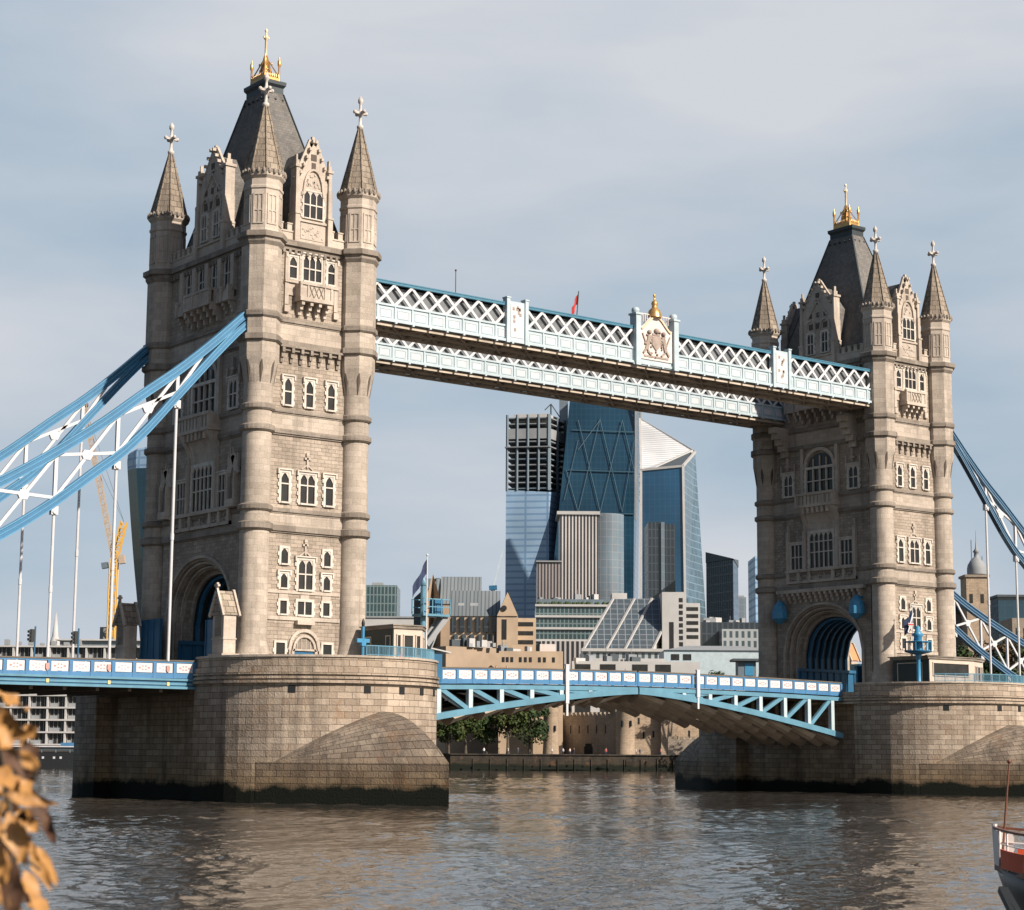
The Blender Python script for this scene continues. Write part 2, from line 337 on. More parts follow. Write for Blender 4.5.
# ------------------------------------------------------------------ towers
TA, TB = 5.117, 9.083          # turret axes
WX, WY = 5.35, 9.25            # wall planes
FR = {'-y': Matrix(((1,0,0,0),(0,0,-1,-WY),(0,1,0,0),(0,0,0,1))),
      '-x': Matrix(((0,0,-1,-WX),(-1,0,0,0),(0,1,0,0),(0,0,0,1))),
      '+y': Matrix(((-1,0,0,0),(0,0,1,WY),(0,1,0,0),(0,0,0,1))),
      '+x': Matrix(((0,0,1,WX),(1,0,0,0),(0,1,0,0),(0,0,0,1)))}
def fmb(face):
    b = MB(); b.M = FR[face]; return b
def bx(b, u0, u1, v0, v1, w0, w1): return b.box(u0, u1, v0, v1, w0, w1)
def window(T, face, u, v0, v1, w, lights=1, transoms=(0.62,), arched=True, surround=0.22, depth=0.16, head=True):
    """stone surround with mullions, transom and arched lights; the glass is a sub-part"""
    b = fmb(face); x0, x1 = u-w/2, u+w/2; s_ = surround
    bx(b, x0-s_, x0, v0-s_*0.7, v1+s_, -0.05, depth); bx(b, x1, x1+s_, v0-s_*0.7, v1+s_, -0.05, depth)
    bx(b, x0, x1, v1, v1+s_, -0.05, depth); bx(b, x0, x1, v0-s_*0.7, v0, -0.05, depth+0.08)
    k = 0
    v = v0
    while v < v1-0.2:                      # quoins in and out
        if k % 2 == 0:
            bx(b, x0-s_-0.12, x0-s_, v, min(v+0.34, v1), -0.05, depth-0.03); bx(b, x1+s_, x1+s_+0.12, v, min(v+0.34, v1), -0.05, depth-0.03)
        v += 0.34; k += 1
    lw = w/lights; mt = min(0.12, lw*0.16)
    for i in range(1, lights): bx(b, x0+i*lw-mt/2, x0+i*lw+mt/2, v0, v1, -0.04, depth-0.02)
    for t in transoms: bx(b, x0, x1, v0+(v1-v0)*t-0.06, v0+(v1-v0)*t+0.06, -0.04, depth-0.035)
    if arched:
        for i in range(lights):           # spandrels of each pointed light
            a0 = x0+i*lw; a1 = a0+lw; hh = min(lw*0.75, (v1-v0)*0.3); n = 5
            for sgn, e in ((1, a0), (-1, a1)):
                pts = [(e, v1), (e, v1-hh)]
                for j in range(1, n+1):
                    t = j/n; pts.append((e+sgn*lw/2*t, v1-hh+hh*math.sin(t*math.pi/2)*0.92))
                pts.append((e+sgn*lw/2, v1))
                P = [(a, c, -0.04) for a, c in pts]+[(a, c, depth-0.05) for a, c in pts]; m = len(pts)
                b.add(P, [tuple(range(m)), tuple(range(m, 2*m))[::-1]]+[(q, (q+1)%m, m+(q+1)%m, m+q) for q in range(m)])
    if head:                               # hood mould
        bx(b, x0-s_-0.1, x1+s_+0.1, v1+s_, v1+s_+0.12, -0.05, depth+0.12)
        for e in (x0-s_-0.16, x1+s_+0.02): bx(b, e, e+0.14, v1+s_-0.35, v1+s_+0.12, -0.05, depth+0.1)
    o = b.build('window', M['winstone'], T)
    p = fmb(face); bx(p, x0, x1, v0, v1, -0.03, 0.02); p.build('pane', M['glass'], o)
    return o
def arch_pts(hw, spring, apex, n=20):
    out = []
    for i in range(n+1):
        t = -1+2*i/n; out.append((hw*t, spring+(apex-spring)*(max(0.0, 1-abs(t)**2.15))**0.52))
    return out
def archwall(b, hw, spring, apex, x0, x1, half, z0, z1):
    """wall across Y with an arched opening, extruded x0..x1"""
    A = arch_pts(hw, spring, apex)
    outl = [(-half, z0), (-hw, z0)]+A+[(hw, z0), (half, z0)]
    for (a, b_) in ((outl[0], outl[1]),): pass
    # left jamb, right jamb, strips over the arch
    b.box(x0, x1, -half, -hw, z0, spring); b.box(x0, x1, hw, half, z0, spring)
    b.box(x0, x1, -half, -hw, spring, z1); b.box(x0, x1, hw, half, spring, z1)
    for i in range(len(A)-1):
        (y0, a0), (y1, a1) = A[i], A[i+1]
        b.add([(x0,y0,a0),(x0,y1,a1),(x0,y1,z1),(x0,y0,z1),(x1,y0,a0),(x1,y1,a1),(x1,y1,z1),(x1,y0,z1)],
              [(0,3,2,1),(4,5,6,7),(0,1,5,4)])
def ring_rect(b, hx, hy, z0, z1, p):
    """string course round the shaft between the turrets"""
    b.box(-hx-p, hx+p, -hy-p, hy+p, z0, z1)

def make_tower(cx, which):
    left = which == 'south'
    T = thing('bridge_tower', 'nearer left bridge tower, pale granite with four pointed turrets and steep slate roof' if left
              else 'farther right bridge tower, pale granite, standing where the high walkways end', 'tower', (cx,0,0), 0, 'twin gothic towers of the bridge')
    # --- lower storey with the road arch
    b = MB()
    for x0, x1, hw, ap in ((-WX,-4.8,5.95,21.3),(-4.8,-4.2,5.5,20.95),(-4.2,-3.6,5.1,20.6),(-3.6,3.6,4.7,20.2),(3.6,4.2,5.1,20.6),(4.2,4.8,5.5,20.95),(4.8,WX,5.95,21.3)):
        archwall(b, hw, 16.1, ap, x0, x1, 7.4, 10.4, 23.4)
    b.box(-WX+0.2, WX-0.2, -WY, -7.4, 10.4, 23.4); b.box(-WX+0.2, WX-0.2, 7.4, WY, 10.4, 23.4)
    b.box(-WX, WX, -WY, WY, 23.4, 49.9)
    b.build('wall', M['wall'], T)
    # vault ribs inside the arch, blue steel
    for k in range(7):
        rb = MB(); x = -3.0+k*1.05; A = [(-4.6, 12.9)]+arch_pts(4.6, 15.6, 20.05, 16)+[(4.6, 12.9)]
        for i in range(len(A)-1): rb.beam((x, A[i][0], A[i][1]), (x, A[i+1][0], A[i+1][1]), 0.28, 0.4)
        rb.build('vault_rib', M['deepblue'], T)
    lg = MB(); A = [(-4.66, 10.4)]+arch_pts(4.66, 15.8, 20.12, 20)+[(4.66, 10.4)]
    for (y0,z0),(y1,z1) in zip(A, A[1:]): lg.add([(-3.4,y0,z0),(3.4,y0,z0),(3.4,y1,z1),(-3.4,y1,z1)], [(0,1,2,3)])
    lg.build('arch_shade_lining', M['lead'], T, recalc=False)  # added dark sheet, its colour stands for the shade inside the arch
    for s_ in (-1, 1):
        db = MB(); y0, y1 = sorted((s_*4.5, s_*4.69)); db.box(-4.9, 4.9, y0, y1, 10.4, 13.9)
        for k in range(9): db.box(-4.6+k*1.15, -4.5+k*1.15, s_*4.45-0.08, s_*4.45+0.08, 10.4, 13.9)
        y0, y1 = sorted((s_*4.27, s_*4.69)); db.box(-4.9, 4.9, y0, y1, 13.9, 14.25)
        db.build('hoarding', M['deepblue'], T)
    # arch mouldings
    for sgn in (-1, 1):
        am = MB()
        for hw, ap, pr, th in ((6.2, 21.65, 0.22, 0.28), (5.7, 21.15, -0.25, 0.2), (5.3, 20.8, -0.85, 0.18)):
            A = [(-hw, 12)]+arch_pts(hw, 16.1, ap, 26)+[(hw, 12)]
            x = sgn*(WX+pr)
            for i in range(len(A)-1):
                am.beam((x-sgn*0.15, A[i][0], A[i][1]), (x-sgn*0.15, A[i+1][0], A[i+1][1]), 0.34, th)
        am.build('arch_moulding', M['ashlar'], T)
    # --- string courses
    courses = [(23.45,23.95,0.28),(25.15,25.5,0.22),(32.2,32.6,0.24),(34.1,34.45,0.22),(40.2,40.65,0.28),(42.35,42.75,0.22)]
    for z0, z1, p in courses:
        b = MB(); ring_rect(b, WX, WY, z0, z1, p); b.box(-WX-p*0.5, WX+p*0.5, -WY-p*0.5, WY+p*0.5, z0-0.15, z0); 
        for sx in (-1,1):
            for sy in (-1,1):
                b.lathe([(1.31+p*0.4,z0-0.15),(1.34+p,z0),(1.34+p,z1),(1.31,z1+0.15)] if z0 < 37 else [(1.78+p*0.4,z0-0.15),(1.8+p,z0),(1.8+p,z1),(1.75,z1+0.15)], 24 if z0 < 37 else 8, sx*TA, sy*TB, 0 if z0 < 37 else math.pi/8, False)
        b.build('string_course', M['band'], T)
    # smooth stone band between paired courses
    b = MB()
    for z0, z1 in ((23.95,25.0),(32.6,33.95),(40.65,42.2)): b.box(-WX-0.06, WX+0.06, -WY-0.06, WY+0.06, z0, z1)
    b.build('frieze', M['ashlar'], T)
    # top cornice, crenellated parapet
    b = MB(); ring_rect(b, WX, WY, 49.1, 49.45, 0.18); ring_rect(b, WX, WY, 49.45, 49.95, 0.42)
    for sx in (-1,1):
        for sy in (-1,1): b.lathe([(1.8,48.75),(2.02,49.1),(2.02,49.4),(2.28,49.5),(2.28,49.95),(1.85,50.1)], 8, sx*TA, sy*TB, math.pi/8, False)
    for face, hw in (('-y',3.2),('-x',7.2),('+x',7.2),('+y',3.2)):
        g = MB(); g.M = FR[face]; k = int(hw*2/0.62)
        for i in range(k): g.box(-hw+i*0.62, -hw+i*0.62+0.26, 48.75, 49.1, 0, 0.34)
        b.merge(g)
    b.build('cornice', M['band'], T)
    b = MB()
    for face, half, gw in (('-y',3.6,1.85),('+y',3.6,1.85),('-x',7.5,2.75),('+x',7.5,2.75)):
        g = MB(); g.M = FR[face]
        for s_ in (-1,1):
            u0, u1 = sorted((s_*gw, s_*half)); g.box(u0, u1, 49.95, 50.9, -0.5, 0.05); g.box(u0, u1, 50.75, 50.9, -0.55, 0.12)
            u = u0
            while u < u1-0.3: g.box(u, min(u+0.5,u1), 50.9, 51.55, -0.45, 0.03); g.box(u-0.04, min(u+0.54,u1), 51.5, 51.62, -0.5, 0.09); u += 0.95
        b.merge(g)
    b.build('parapet', M['trim'], T)
    # --- turrets
    for sx in (-1,1):
        for sy in (-1,1):
            x, y = sx*TA, sy*TB
            b = MB()
            b.lathe([(1.75,10.4),(1.75,12.2),(1.55,12.5),(1.5,12.9),(1.40,13.3),(1.36,13.5),(1.31,13.9),(1.31,36.6)], 32, x, y)
            o = b.build('turret', M['ashlar'], T)
            # corbelled change from round to eight-sided, with the long pointed notches
            c = MB(); n = 32; rings = []
            for t, z in ((0,36.4),(0.25,37.0),(0.6,37.9),(1,38.8),(1,49.0)):
                rg = []
                for k in range(n):
                    a = 2*math.pi*k/n; m_ = ((a+math.pi/8) % (math.pi/4))-math.pi/8
                    ro = 1.67/math.cos(m_); r = 1.315*(1-t)+ro*t; rg.append((x+r*math.cos(a), y+r*math.sin(a), z))
                rings.append(rg)
            c.loft(rings); c.build('upper_shaft', M['ashlar'], o)
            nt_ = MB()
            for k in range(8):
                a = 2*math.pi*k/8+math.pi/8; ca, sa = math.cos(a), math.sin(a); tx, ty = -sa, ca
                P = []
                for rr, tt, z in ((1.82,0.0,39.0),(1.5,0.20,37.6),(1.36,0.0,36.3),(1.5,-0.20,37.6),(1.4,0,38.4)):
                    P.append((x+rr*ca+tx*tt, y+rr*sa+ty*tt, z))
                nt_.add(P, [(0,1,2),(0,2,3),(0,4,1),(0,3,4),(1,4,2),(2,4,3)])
            nt_.build('notch_shade', M['soot_and_shade'], o)  # slit shade put into the colour of these raised pieces
            u = MB(); u.lathe([(1.78,49.95),(1.72,50.3),(1.72,53.9),(1.82,54.0),(1.82,54.2),(1.72,54.3),(1.72,54.9),(1.95,55.15),(2.02,55.45)], 8, x, y, math.pi/8, False)
            for k in range(8):
                a = 2*math.pi*k/8; ca, sa = math.cos(a), math.sin(a)
                mm = Matrix(((-sa,0,ca,x+ca*1.59),(ca,0,sa,y+sa*1.59),(0,1,0,0),(0,0,0,1)))
                u.M = mm
                for q in (-0.42,0.42): u.box(q-0.07,q+0.07,50.7,53.5,0,0.07)
                u.box(-0.49,0.49,53.36,53.5,0,0.075); u.box(-0.49,0.49,50.7,50.8,0,0.075); u.box(-0.42,0.42,51.9,52.0,0,0.06); u.box(-0.06,0.06,50.8,53.4,0,0.05)
                u.M = None
            u.build('lantern_stage', M['trim'], o)
            e = MB()
            for k in range(24):
                a = 2*math.pi*k/24; e.lathe([(0.12,55.35),(0.17,55.5),(0.15,55.72),(0.02,55.85)], 5, x+1.92*math.cos(a), y+1.92*math.sin(a))
            e.lathe([(2.04,55.45),(2.06,55.6),(1.8,55.7)], 8, x, y, math.pi/8, False)
            e.build('eaves', M['band'], o)
            sp = MB(); pr = []
            for i in range(12):
                t = i/11; pr.append((1.82*(1-t)+0.17*t, 55.6+(62.1-55.6)*t))
            sp.lathe(pr, 8, x, y, math.pi/8, False)
            for k in range(8):
                a = 2*math.pi*k/8+math.pi/8; sp.beam((x+1.85*math.cos(a), y+1.85*math.sin(a), 55.65), (x+0.2*math.cos(a), y+0.2*math.sin(a), 62.1), 0.09, 0.09)
            so_ = sp.build('spire', M['spire'], o)
            f = MB(); f.lathe([(0.2,62.0),(0.32,62.15),(0.32,62.35),(0.15,62.45),(0.13,63.2),(0.26,63.4),(0.28,63.75),(0.14,63.95),(0.12,64.5),(0.25,64.65),(0.24,64.95),(0.03,65.3)], 10, x, y)
            for a in (0.0, math.pi/2):
                ca, sa = math.cos(a), math.sin(a)
                f.beam((x-0.62*ca, y-0.62*sa, 63.62), (x+0.62*ca, y+0.62*sa, 63.62), 0.24, 0.22)
                for s_ in (-1,1): f.ball((x+s_*0.62*ca, y+s_*0.62*sa, 63.66), 0.2, 6)
            f.build('finial', M['finialstone'], so_)
    # --- main roof
    b = MB(); b.frustum((4.55,7.9), (1.0,1.8), 50.0, 66.5); ro = b.build('roof', M['slate'], T)
    h = MB(); 
    for sx in (-1,1):
        for sy in (-1,1): h.beam((sx*4.55,sy*7.9,50.0),(sx*1.0,sy*1.8,66.5),0.16,0.16)
    h.build('hip_ridge', M['lead'], ro)
    b = MB(); b.frustum((1.0,1.8),(1.0,1.8),66.5,67.1); b.frustum((1.0,1.8),(1.18,2.0),67.1,67.35); b.frustum((1.18,2.0),(1.2,2.02),67.35,67.7)
    for s_ in (-1,1):
        for k in range(5): b.ball((s_*1.3, -1.6+k*0.8, 65.8), 0.13, 6)
        for k in range(3): b.ball((-0.8+k*0.8, s_*2.05, 65.8), 0.13, 6)
    b.build('platform', M['lead'], ro)
    c = MB()
    for s_ in (-1,1):
        c.box(-1.15,1.15,s_*1.95-0.06,s_*1.95+0.06,68.4,68.95); c.box(s_*1.12-0.06,s_*1.12+0.06,-1.95,1.95,68.4,68.95)
        for k in range(7): c.lathe([(0.09,68.9),(0.13,69.1),(0.02,69.4)], 5, -1.0+k*0.33, s_*1.95)
        for k in range(11): c.lathe([(0.09,68.9),(0.13,69.1),(0.02,69.4)], 5, s_*1.12, -1.75+k*0.35)
        for t in (-1,1):
            c.lathe([(0.22,68.4),(0.16,68.8),(0.15,70.0),(0.27,70.2),(0.25,70.6),(0.1,70.75),(0.12,70.9),(0.03,71.05)], 8, s_*1.1, t*1.9)
            c.beam((s_*1.05,t*1.8,69.2),(s_*0.5,t*0.8,70.3),0.1,0.12); c.beam((s_*0.5,t*0.8,70.3),(0,0,71.2),0.1,0.12)
            c.beam((s_*0.6,t*1.5,69.0),(s_*0.2,t*0.3,70.0),0.09,0.09); c.ball((s_*0.5,t*0.8,70.45),0.15,6)
    c.lathe([(0.7,68.4),(0.5,69.2),(0.3,69.8),(0.38,70.1),(0.24,70.6),(0.3,71.0),(0.13,71.2)], 8)
    for p in c.v: p.x *= 0.72; p.y *= 0.66; p.z = 67.65+(p.z-68.4)*1.06
    for k in range(10):
        a = 2*math.pi*k/10; c.tube((0.75*math.cos(a),1.0*math.sin(a),67.9),(0.12*math.cos(a),0.12*math.sin(a),70.7),0.07,5); c.ball((0.45*math.cos(a),0.6*math.sin(a),69.2),0.12,5)
    cr = c.build('roof_crown', M['gold'], T)
    c = MB(); c.lathe([(0.13,70.4),(0.12,72.3),(0.24,72.45),(0.24,72.7),(0.1,72.8),(0.09,73.1),(0.17,73.25),(0.03,73.5)], 8); c.box(-0.3,0.3,-0.07,0.07,72.5,72.66)
    c.build('finial', M['palegold'], cr)
    # --- gabled dormers
    for face in ('-y','-x','+x','+y'):
        wide = face in ('-x','+x'); gw = 2.6 if wide else 1.75; ev = 58.0 if wide else 57.0; ap = 60.1 if wide else 59.7
        b = fmb(face)
        b.box(-gw, gw, 49.95, ev-1.2, -0.7, 0.0)
        pts = [(-gw+0.15, ev-1.2), (gw-0.15, ev-1.2), (0, ap)]
        P = [(a,c,-0.6) for a,c in pts]+[(a,c,0.0) for a,c in pts]
        b.add(P, [(0,1,2),(3,5,4),(0,3,4,1),(1,4,5,2),(2,5,3,0)])
        d = b.build('dormer', M['trim'], T)
        c = fmb(face)
        for s_ in (-1,1):
            u0, u1 = sorted((s_*(gw-0.25), s_*(gw+0.25)))
            c.box(u0, u1, 49.95, 52.6, -0.9, 0.35); c.box(u0+0.04, u1-0.04, 52.6, 55.2, -0.85, 0.26); c.box(u0+0.08, u1-0.08, 55.2, ev, -0.8, 0.18); c.box(u0-0.05,u1+0.05,ev,ev+0.25,-0.9,0.28)
            c.box(u0-0.05,u1+0.05,52.55,52.75,-0.9,0.42)
            c.beam((s_*gw*0.92, ev-1.15, -0.25), (0, ap+0.1, -0.25), 0.9, 0.26, (0,0,1))
        c.box(-gw, gw, 51.05 if wide else 51.95, 51.25 if wide else 52.15, -0.5, 0.16)
        hh = fmb(face); A = arch_pts(gw*0.62, 54.6, 57.1 if not wide else 56.8, 12)
        if wide:
            for cu in (-1.15, 1.15):
                A2 = arch_pts(0.8, 54.3, 55.6, 8)
                for i in range(len(A2)-1): c.beam((cu+A2[i][0],A2[i][1],0.08),(cu+A2[i+1][0],A2[i+1][1],0.08),0.18,0.16,(0,0,1))
            c.beam((-1.6,55.9,0.06),(0,57.9,0.06),0.16,0.16,(0,0,1)); c.beam((1.6,55.9,0.06),(0,57.9,0.06),0.16,0.16,(0,0,1))
        else:
            for i in range(len(A)-1): c.beam((A[i][0],A[i][1]-0.1,0.08),(A[i+1][0],A[i+1][1]-0.1,0.08),0.2,0.2,(0,0,1))
        # crockets up the slopes, pinnacles on the shoulders, dark pierced work
        for s_ in (-1,1):
            for q_ in range(5):
                t_ = (q_+0.5)/5; c.box(s_*gw*0.92*(1-t_)-0.12, s_*gw*0.92*(1-t_)+0.12, ev-1.0+(ap+0.1-ev+1.15)*t_, ev-0.72+(ap+0.1-ev+1.15)*t_, -0.4, 0.28)
            u_ = s_*gw; c.box(u_-0.16,u_+0.16,ev+0.25,ev+0.7,-0.5,0.1); c.box(u_-0.08,u_+0.08,ev+0.7,ev+1.25,-0.35,-0.05)
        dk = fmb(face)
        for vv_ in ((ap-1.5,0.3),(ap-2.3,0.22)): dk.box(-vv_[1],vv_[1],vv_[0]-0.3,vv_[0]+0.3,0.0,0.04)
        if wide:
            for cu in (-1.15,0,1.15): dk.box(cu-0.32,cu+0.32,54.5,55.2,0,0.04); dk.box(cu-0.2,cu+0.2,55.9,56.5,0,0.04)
        dk.build('pierced_work', M['soot_and_shade'], d)
        # carved relief in the gable
        for k in range(14):
            uu = random.uniform(-0.7,0.7); vv = random.uniform(55.9,58.2) if wide else random.uniform(55.4,56.6)
            c.box(uu-0.09,uu+0.09,vv-0.1,vv+0.1,0,0.07)
        c.box(-0.14,0.14,ap,ap+0.55,-0.4,-0.12)
        c.build('gable_trim', M['trim'], d)
        rf = fmb(face); L0 = -3.6 if wide else -4.6
        P = [(-gw,ev-1.3,-0.6),(gw,ev-1.3,-0.6),(0,ap-0.4,-0.6),(-gw,ev-1.3,L0),(gw,ev-1.3,L0),(0,ap-0.4,L0)]
        rf.add(P, [(0,3,5,2),(1,2,5,4),(0,1,4,3),(0,2,1),(3,4,5)])
        rf.box(-gw,gw,50,ev-1.3,L0,-0.7)
        rf.build('dormer_roof', M['slate'], d)
        if wide:
            for cu in (-1.15,1.15): window(T, face, cu, 51.5, 54.0, 0.95, 2, (0.5,), True, 0.16, 0.2, False) if face == '-x' else None
        elif face == '-y':
            window(T, face, 0, 52.4, 54.9, 2.0, 3, (0.5,), True, 0.14, 0.13, False)
            pn = fmb(face); pn.box(-1.25,1.25,50.35,51.85,0,0.05)
            for k in range(16): uu=random.uniform(-1.1,1.1); vv=random.uniform(50.5,51.7); pn.box(uu-0.1,uu+0.1,vv-0.06,vv+0.06,0.05,0.1)
            pn.build('carved_panel', M['trim'], T)
    # --- river-side narrow face (camera side)
    f = '-y'
    window(T, f, -1.98, 46.5, 48.5, 0.75, 1, (0.55,)); window(T, f, 0.05, 46.5, 48.75, 1.9, 3, (0.5,)); window(T, f, 2.1, 46.5, 48.5, 0.75, 1, (0.55,))
    b = fmb(f); b.box(-2.85,2.85,46.05,46.3,0,0.3)
    for s_ in (-1,1):
        b.box(s_*2.62-0.2,s_*2.62+0.2,44.0,48.9,0,0.18); b.box(s_*2.62-0.26,s_*2.62+0.26,43.3,43.9,0,0.3); b.box(s_*2.0-0.5,s_*2.0+0.5,44.9,46.05,0,0.12)
        b.box(s_*1.28-0.12,s_*1.28+0.12,46.3,49.0,0,0.22)
    b.build('window_ledge', M['trim'], T)
    b = fmb(f); b.box(-1.75,1.75,44.35,44.7,0,1.15); b.box(-1.7,1.7,44.7,45.9,0.85,1.0); b.box(-1.78,1.78,45.85,46.1,0.75,1.12)
    for s_ in (-1,1): b.box(s_*1.62-0.12,s_*1.62+0.12,44.7,45.95,0,1.08); b.box(s_*0.9-0.08,s_*0.9+0.08,44.7,45.95,0.9,1.08)
    ba = b.build('balcony', M['trim'], T)
    b = fmb(f)
    for k in range(3): b.beam((-0.5+k*0.5-0.22,44.78,1.03),(-0.5+k*0.5+0.22,45.75,1.03),0.06,0.07,(0,0,1)); b.beam((-0.5+k*0.5+0.22,44.78,1.03),(-0.5+k*0.5-0.22,45.75,1.03),0.06,0.07,(0,0,1))
    b.build('tracery', M['band'], ba)
    for k in range(4):
        b = fmb(f); u = -1.35+k*0.9
        b.box(u-0.15,u+0.15,44.0,44.35,0,1.0); b.box(u-0.15,u+0.15,43.6,44.0,0,0.7); b.box(u-0.15,u+0.15,43.15,43.6,0,0.35)
        b.build('corbel', M['trim'], ba)
    # row of corbels (machicolation)
    b = fmb(f); b.box(-3.3,3.3,40.0,40.2,0,0.55)
    for k in range(7):
        u = -2.95+k*0.98; b.box(u-0.14,u+0.14,39.55,40.0,0,0.52); b.box(u-0.14,u+0.14,39.1,39.55,0,0.34); b.box(u-0.14,u+0.14,38.65,39.1,0,0.17)
        if k < 6: b.box(u+0.14,u+0.84,39.72,40.0,0,0.3)
    b.build('corbel_table', M['band'], T)
    for u in (-2.2, 0.05, 2.35): window(T, f, u, 34.85, 37.25, 0.72, 1, (0.5,), True, 0.2)
    for u, w, n in ((-2.3,0.78,1),(0.05,1.5,2),(2.35,0.78,1)): window(T, f, u, 26.1, 28.7, w, n, (0.62,), True, 0.22)
    # label stops between those windows
    b = fmb(f)
    for v in (29.3, 21.5):
        b.box(-0.09,0.09,v,v+1.25,0,0.16); b.box(-0.3,0.3,v+0.75,v+0.95,0,0.16); b.box(-0.14,0.14,v+1.1,v+1.35,0,0.2); b.beam((0,v+0.3,0.08),(0.6,v-0.15,0.08),0.12,0.1,(0,0,1)); b.beam((0,v+0.3,0.08),(-0.6,v-0.15,0.08),0.12,0.1,(0,0,1))
    b.build('carved_finial', M['trim'], T)
    for u in (-2.15, 2.3): window(T, f, u, 20.6, 21.95, 0.7, 1, (), True, 0.2, 0.14, False)
    window(T, f, 0.05, 18.4, 21.0, 1.45, 2, (0.52,), True, 0.24)
    for u in (-2.15, 2.3): window(T, f, u, 18.45, 19.7, 0.68, 1, (), True, 0.2, 0.14, True); window(T, f, u, 16.15, 17.3, 0.68, 1, (), False, 0.2, 0.14, False)
    window(T, f, 0.05, 16.15, 17.3, 1.45, 2, (), False, 0.24, 0.14, False)
    b = fmb(f); b.box(-3.75,3.75,17.95,18.25,0,0.10); b.box(-3.75,3.75,15.6,15.95,0,0.12)
    for u in (-2.15,0.05,2.3): b.box(u-0.45,u+0.45,17.4,17.9,0,0.09)
    b.box(-0.9,0.9,15.25,15.62,0,0.55)
    b.build('pale_band', M['trim'], T)
    # doorway
    b = fmb(f); A = arch_pts(1.55, 13.0, 14.75, 16); A2 = arch_pts(1.15, 12.9, 14.25, 16)
    for i in range(len(A)-1): b.beam((A[i][0]+.1,A[i][1],0.1),(A[i+1][0]+.1,A[i+1][1],0.1),0.3,0.16,(0,0,1)); b.beam((A2[i][0]+.1,A2[i][1],0.08),(A2[i+1][0]+.1,A2[i+1][1],0.08),0.22,0.24,(0,0,1))
    for s_ in (-1,1): b.box(s_*1.55-0.08+.1,s_*1.55+0.08+.1,10.8,13.0,0,0.25); b.box(s_*1.2-0.14+.1,s_*1.2+0.14+.1,10.8,13.0,0,0.2)
    b.box(-1.05,1.25,12.95,13.12,0,0.2)
    for k in range(4): b.box(-0.65+k*0.45,-0.58+k*0.45,13.1,14.1,0,0.08)
    dr = b.build('doorway', M['trim'], T)
    b = fmb(f); b.box(-0.95,1.15,10.8,12.95,0,0.05); b.build('door', M['deepblue'], dr)
    b = fmb(f); A3 = arch_pts(1.05, 13.1, 14.15, 12); P = [(a+.1,c,0.03) for a,c in A3]; b.add(P+[(a,c,0.0) for a,c,_ in P], [tuple(range(13)), tuple(range(13,26))[::-1]]); b.build('tympanum', M['band'], dr)
    for u in (-2.35, 2.5): window(T, f, u, 12.1, 13.6, 0.9, 1, (), False, 0.2, 0.14, False)
    # --- broad face over the road (towards -X)
    f = '-x'
    for u in (-3.6,-1.25,1.25,3.6): window(T, f, u, 46.3, 48.9, 1.15, 2, (0.5,), True, 0.12, 0.12, False)
    b = fmb(f)
    for k in range(5): u = -4.85+k*2.42; b.box(u-0.32,u+0.32,45.9,49.1,0,0.42)
    b.box(-5.2,5.2,45.7,46.0,0,0.55); b.build('pilaster', M['trim'], T)
    b = fmb(f); b.box(-5.1,5.1,44.75,45.05,0,0.75); b.box(-5.0,5.0,45.05,45.7,0.5,0.7); b.box(-2.4,2.4,44.7,45.0,0,1.4); b.box(-2.3,2.3,45.0,46.1,1.15,1.32); b.box(-2.45,2.45,46.05,46.3,0.3,1.42)
    for u in (-4.9,-3.6,-2.3,2.3,3.6,4.9): b.box(u-0.16,u+0.16,44.7,46.2,0.2,0.85)
    for u in (-2.3,-0.8,0.8,2.3): b.box(u-0.13,u+0.13,45.0,46.15,1.1,1.4)
    ba = b.build('balcony', M['trim'], T)
    for k in range(9):
        b = fmb(f); u = -4.8+k*1.2; big = abs(u) < 2.5; d_ = 1.2 if big else 0.6; dz = 0.5 if big else 0.35
        for j in range(3): b.box(u-0.15,u+0.15,44.72-(j+1)*dz,44.72-j*dz,0,d_*(1-j*0.3))
        b.build('corbel', M['trim'], ba)
    # arched great window
    window(T, f, 0, 34.75, 37.6, 4.2, 4, (0.0,0.5), False, 0.3, 0.3, False)
    b = fmb(f); A = arch_pts(2.1, 37.6, 39.5, 16); A2 = arch_pts(2.45, 37.6, 39.95, 16)
    for i in range(len(A2)-1): b.beam((A2[i][0],A2[i][1],0.16),(A2[i+1][0],A2[i+1][1],0.16),0.4,0.3,(0,0,1))
    for x in (-1.05,0,1.05): b.box(x-0.06,x+0.06,37.7,39.2-abs(x)*0.3,0,0.2)
    for s_ in (-1,1): b.box(s_*2.75-0.22,s_*2.75+0.22,34.4,40.2,0,0.35)
    o = b.build('window', M['trim'], T)
    b = fmb(f); P = [(a,c,0.03) for a,c in A]; b.add(P+[(a,c,0.0) for a,c,_ in P], [tuple(range(17)), tuple(range(17,34))[::-1]]); b.build('pane', M['glass'], o)
    for u in (-5.2,5.2):
        window(T, f, u, 34.8, 37.3, 1.35, 2, (0.5,), True, 0.28)
        b = fmb(f); b.box(u-0.12,u+0.12,37.9,39.4,0,0.3); b.box(u-0.35,u+0.35,38.2,38.45,0,0.35); b.box(u-1.2,u-1.0,37,38.6,0,0.2); b.box(u+1.0,u+1.2,37,38.6,0,0.2); b.build('carved_finial', M['trim'], T)
    # lower balcony on its deep corbel
    b = fmb(f); b.box(-3.0,3.0,33.0,33.3,0,1.35); b.box(-2.9,2.9,33.3,34.45,1.1,1.25); b.box(-3.05,3.05,34.4,34.7,0.9,1.4)
    for u in (-2.9,-1.4,1.4,2.9): b.box(u-0.16,u+0.16,33.2,34.6,0.8,1.34)
    for s_ in (-1,1): b.box(s_*2.85-0.1,s_*2.85+0.1,33.3,34.5,0,1.2)
    ba = b.build('balcony', M['trim'], T)
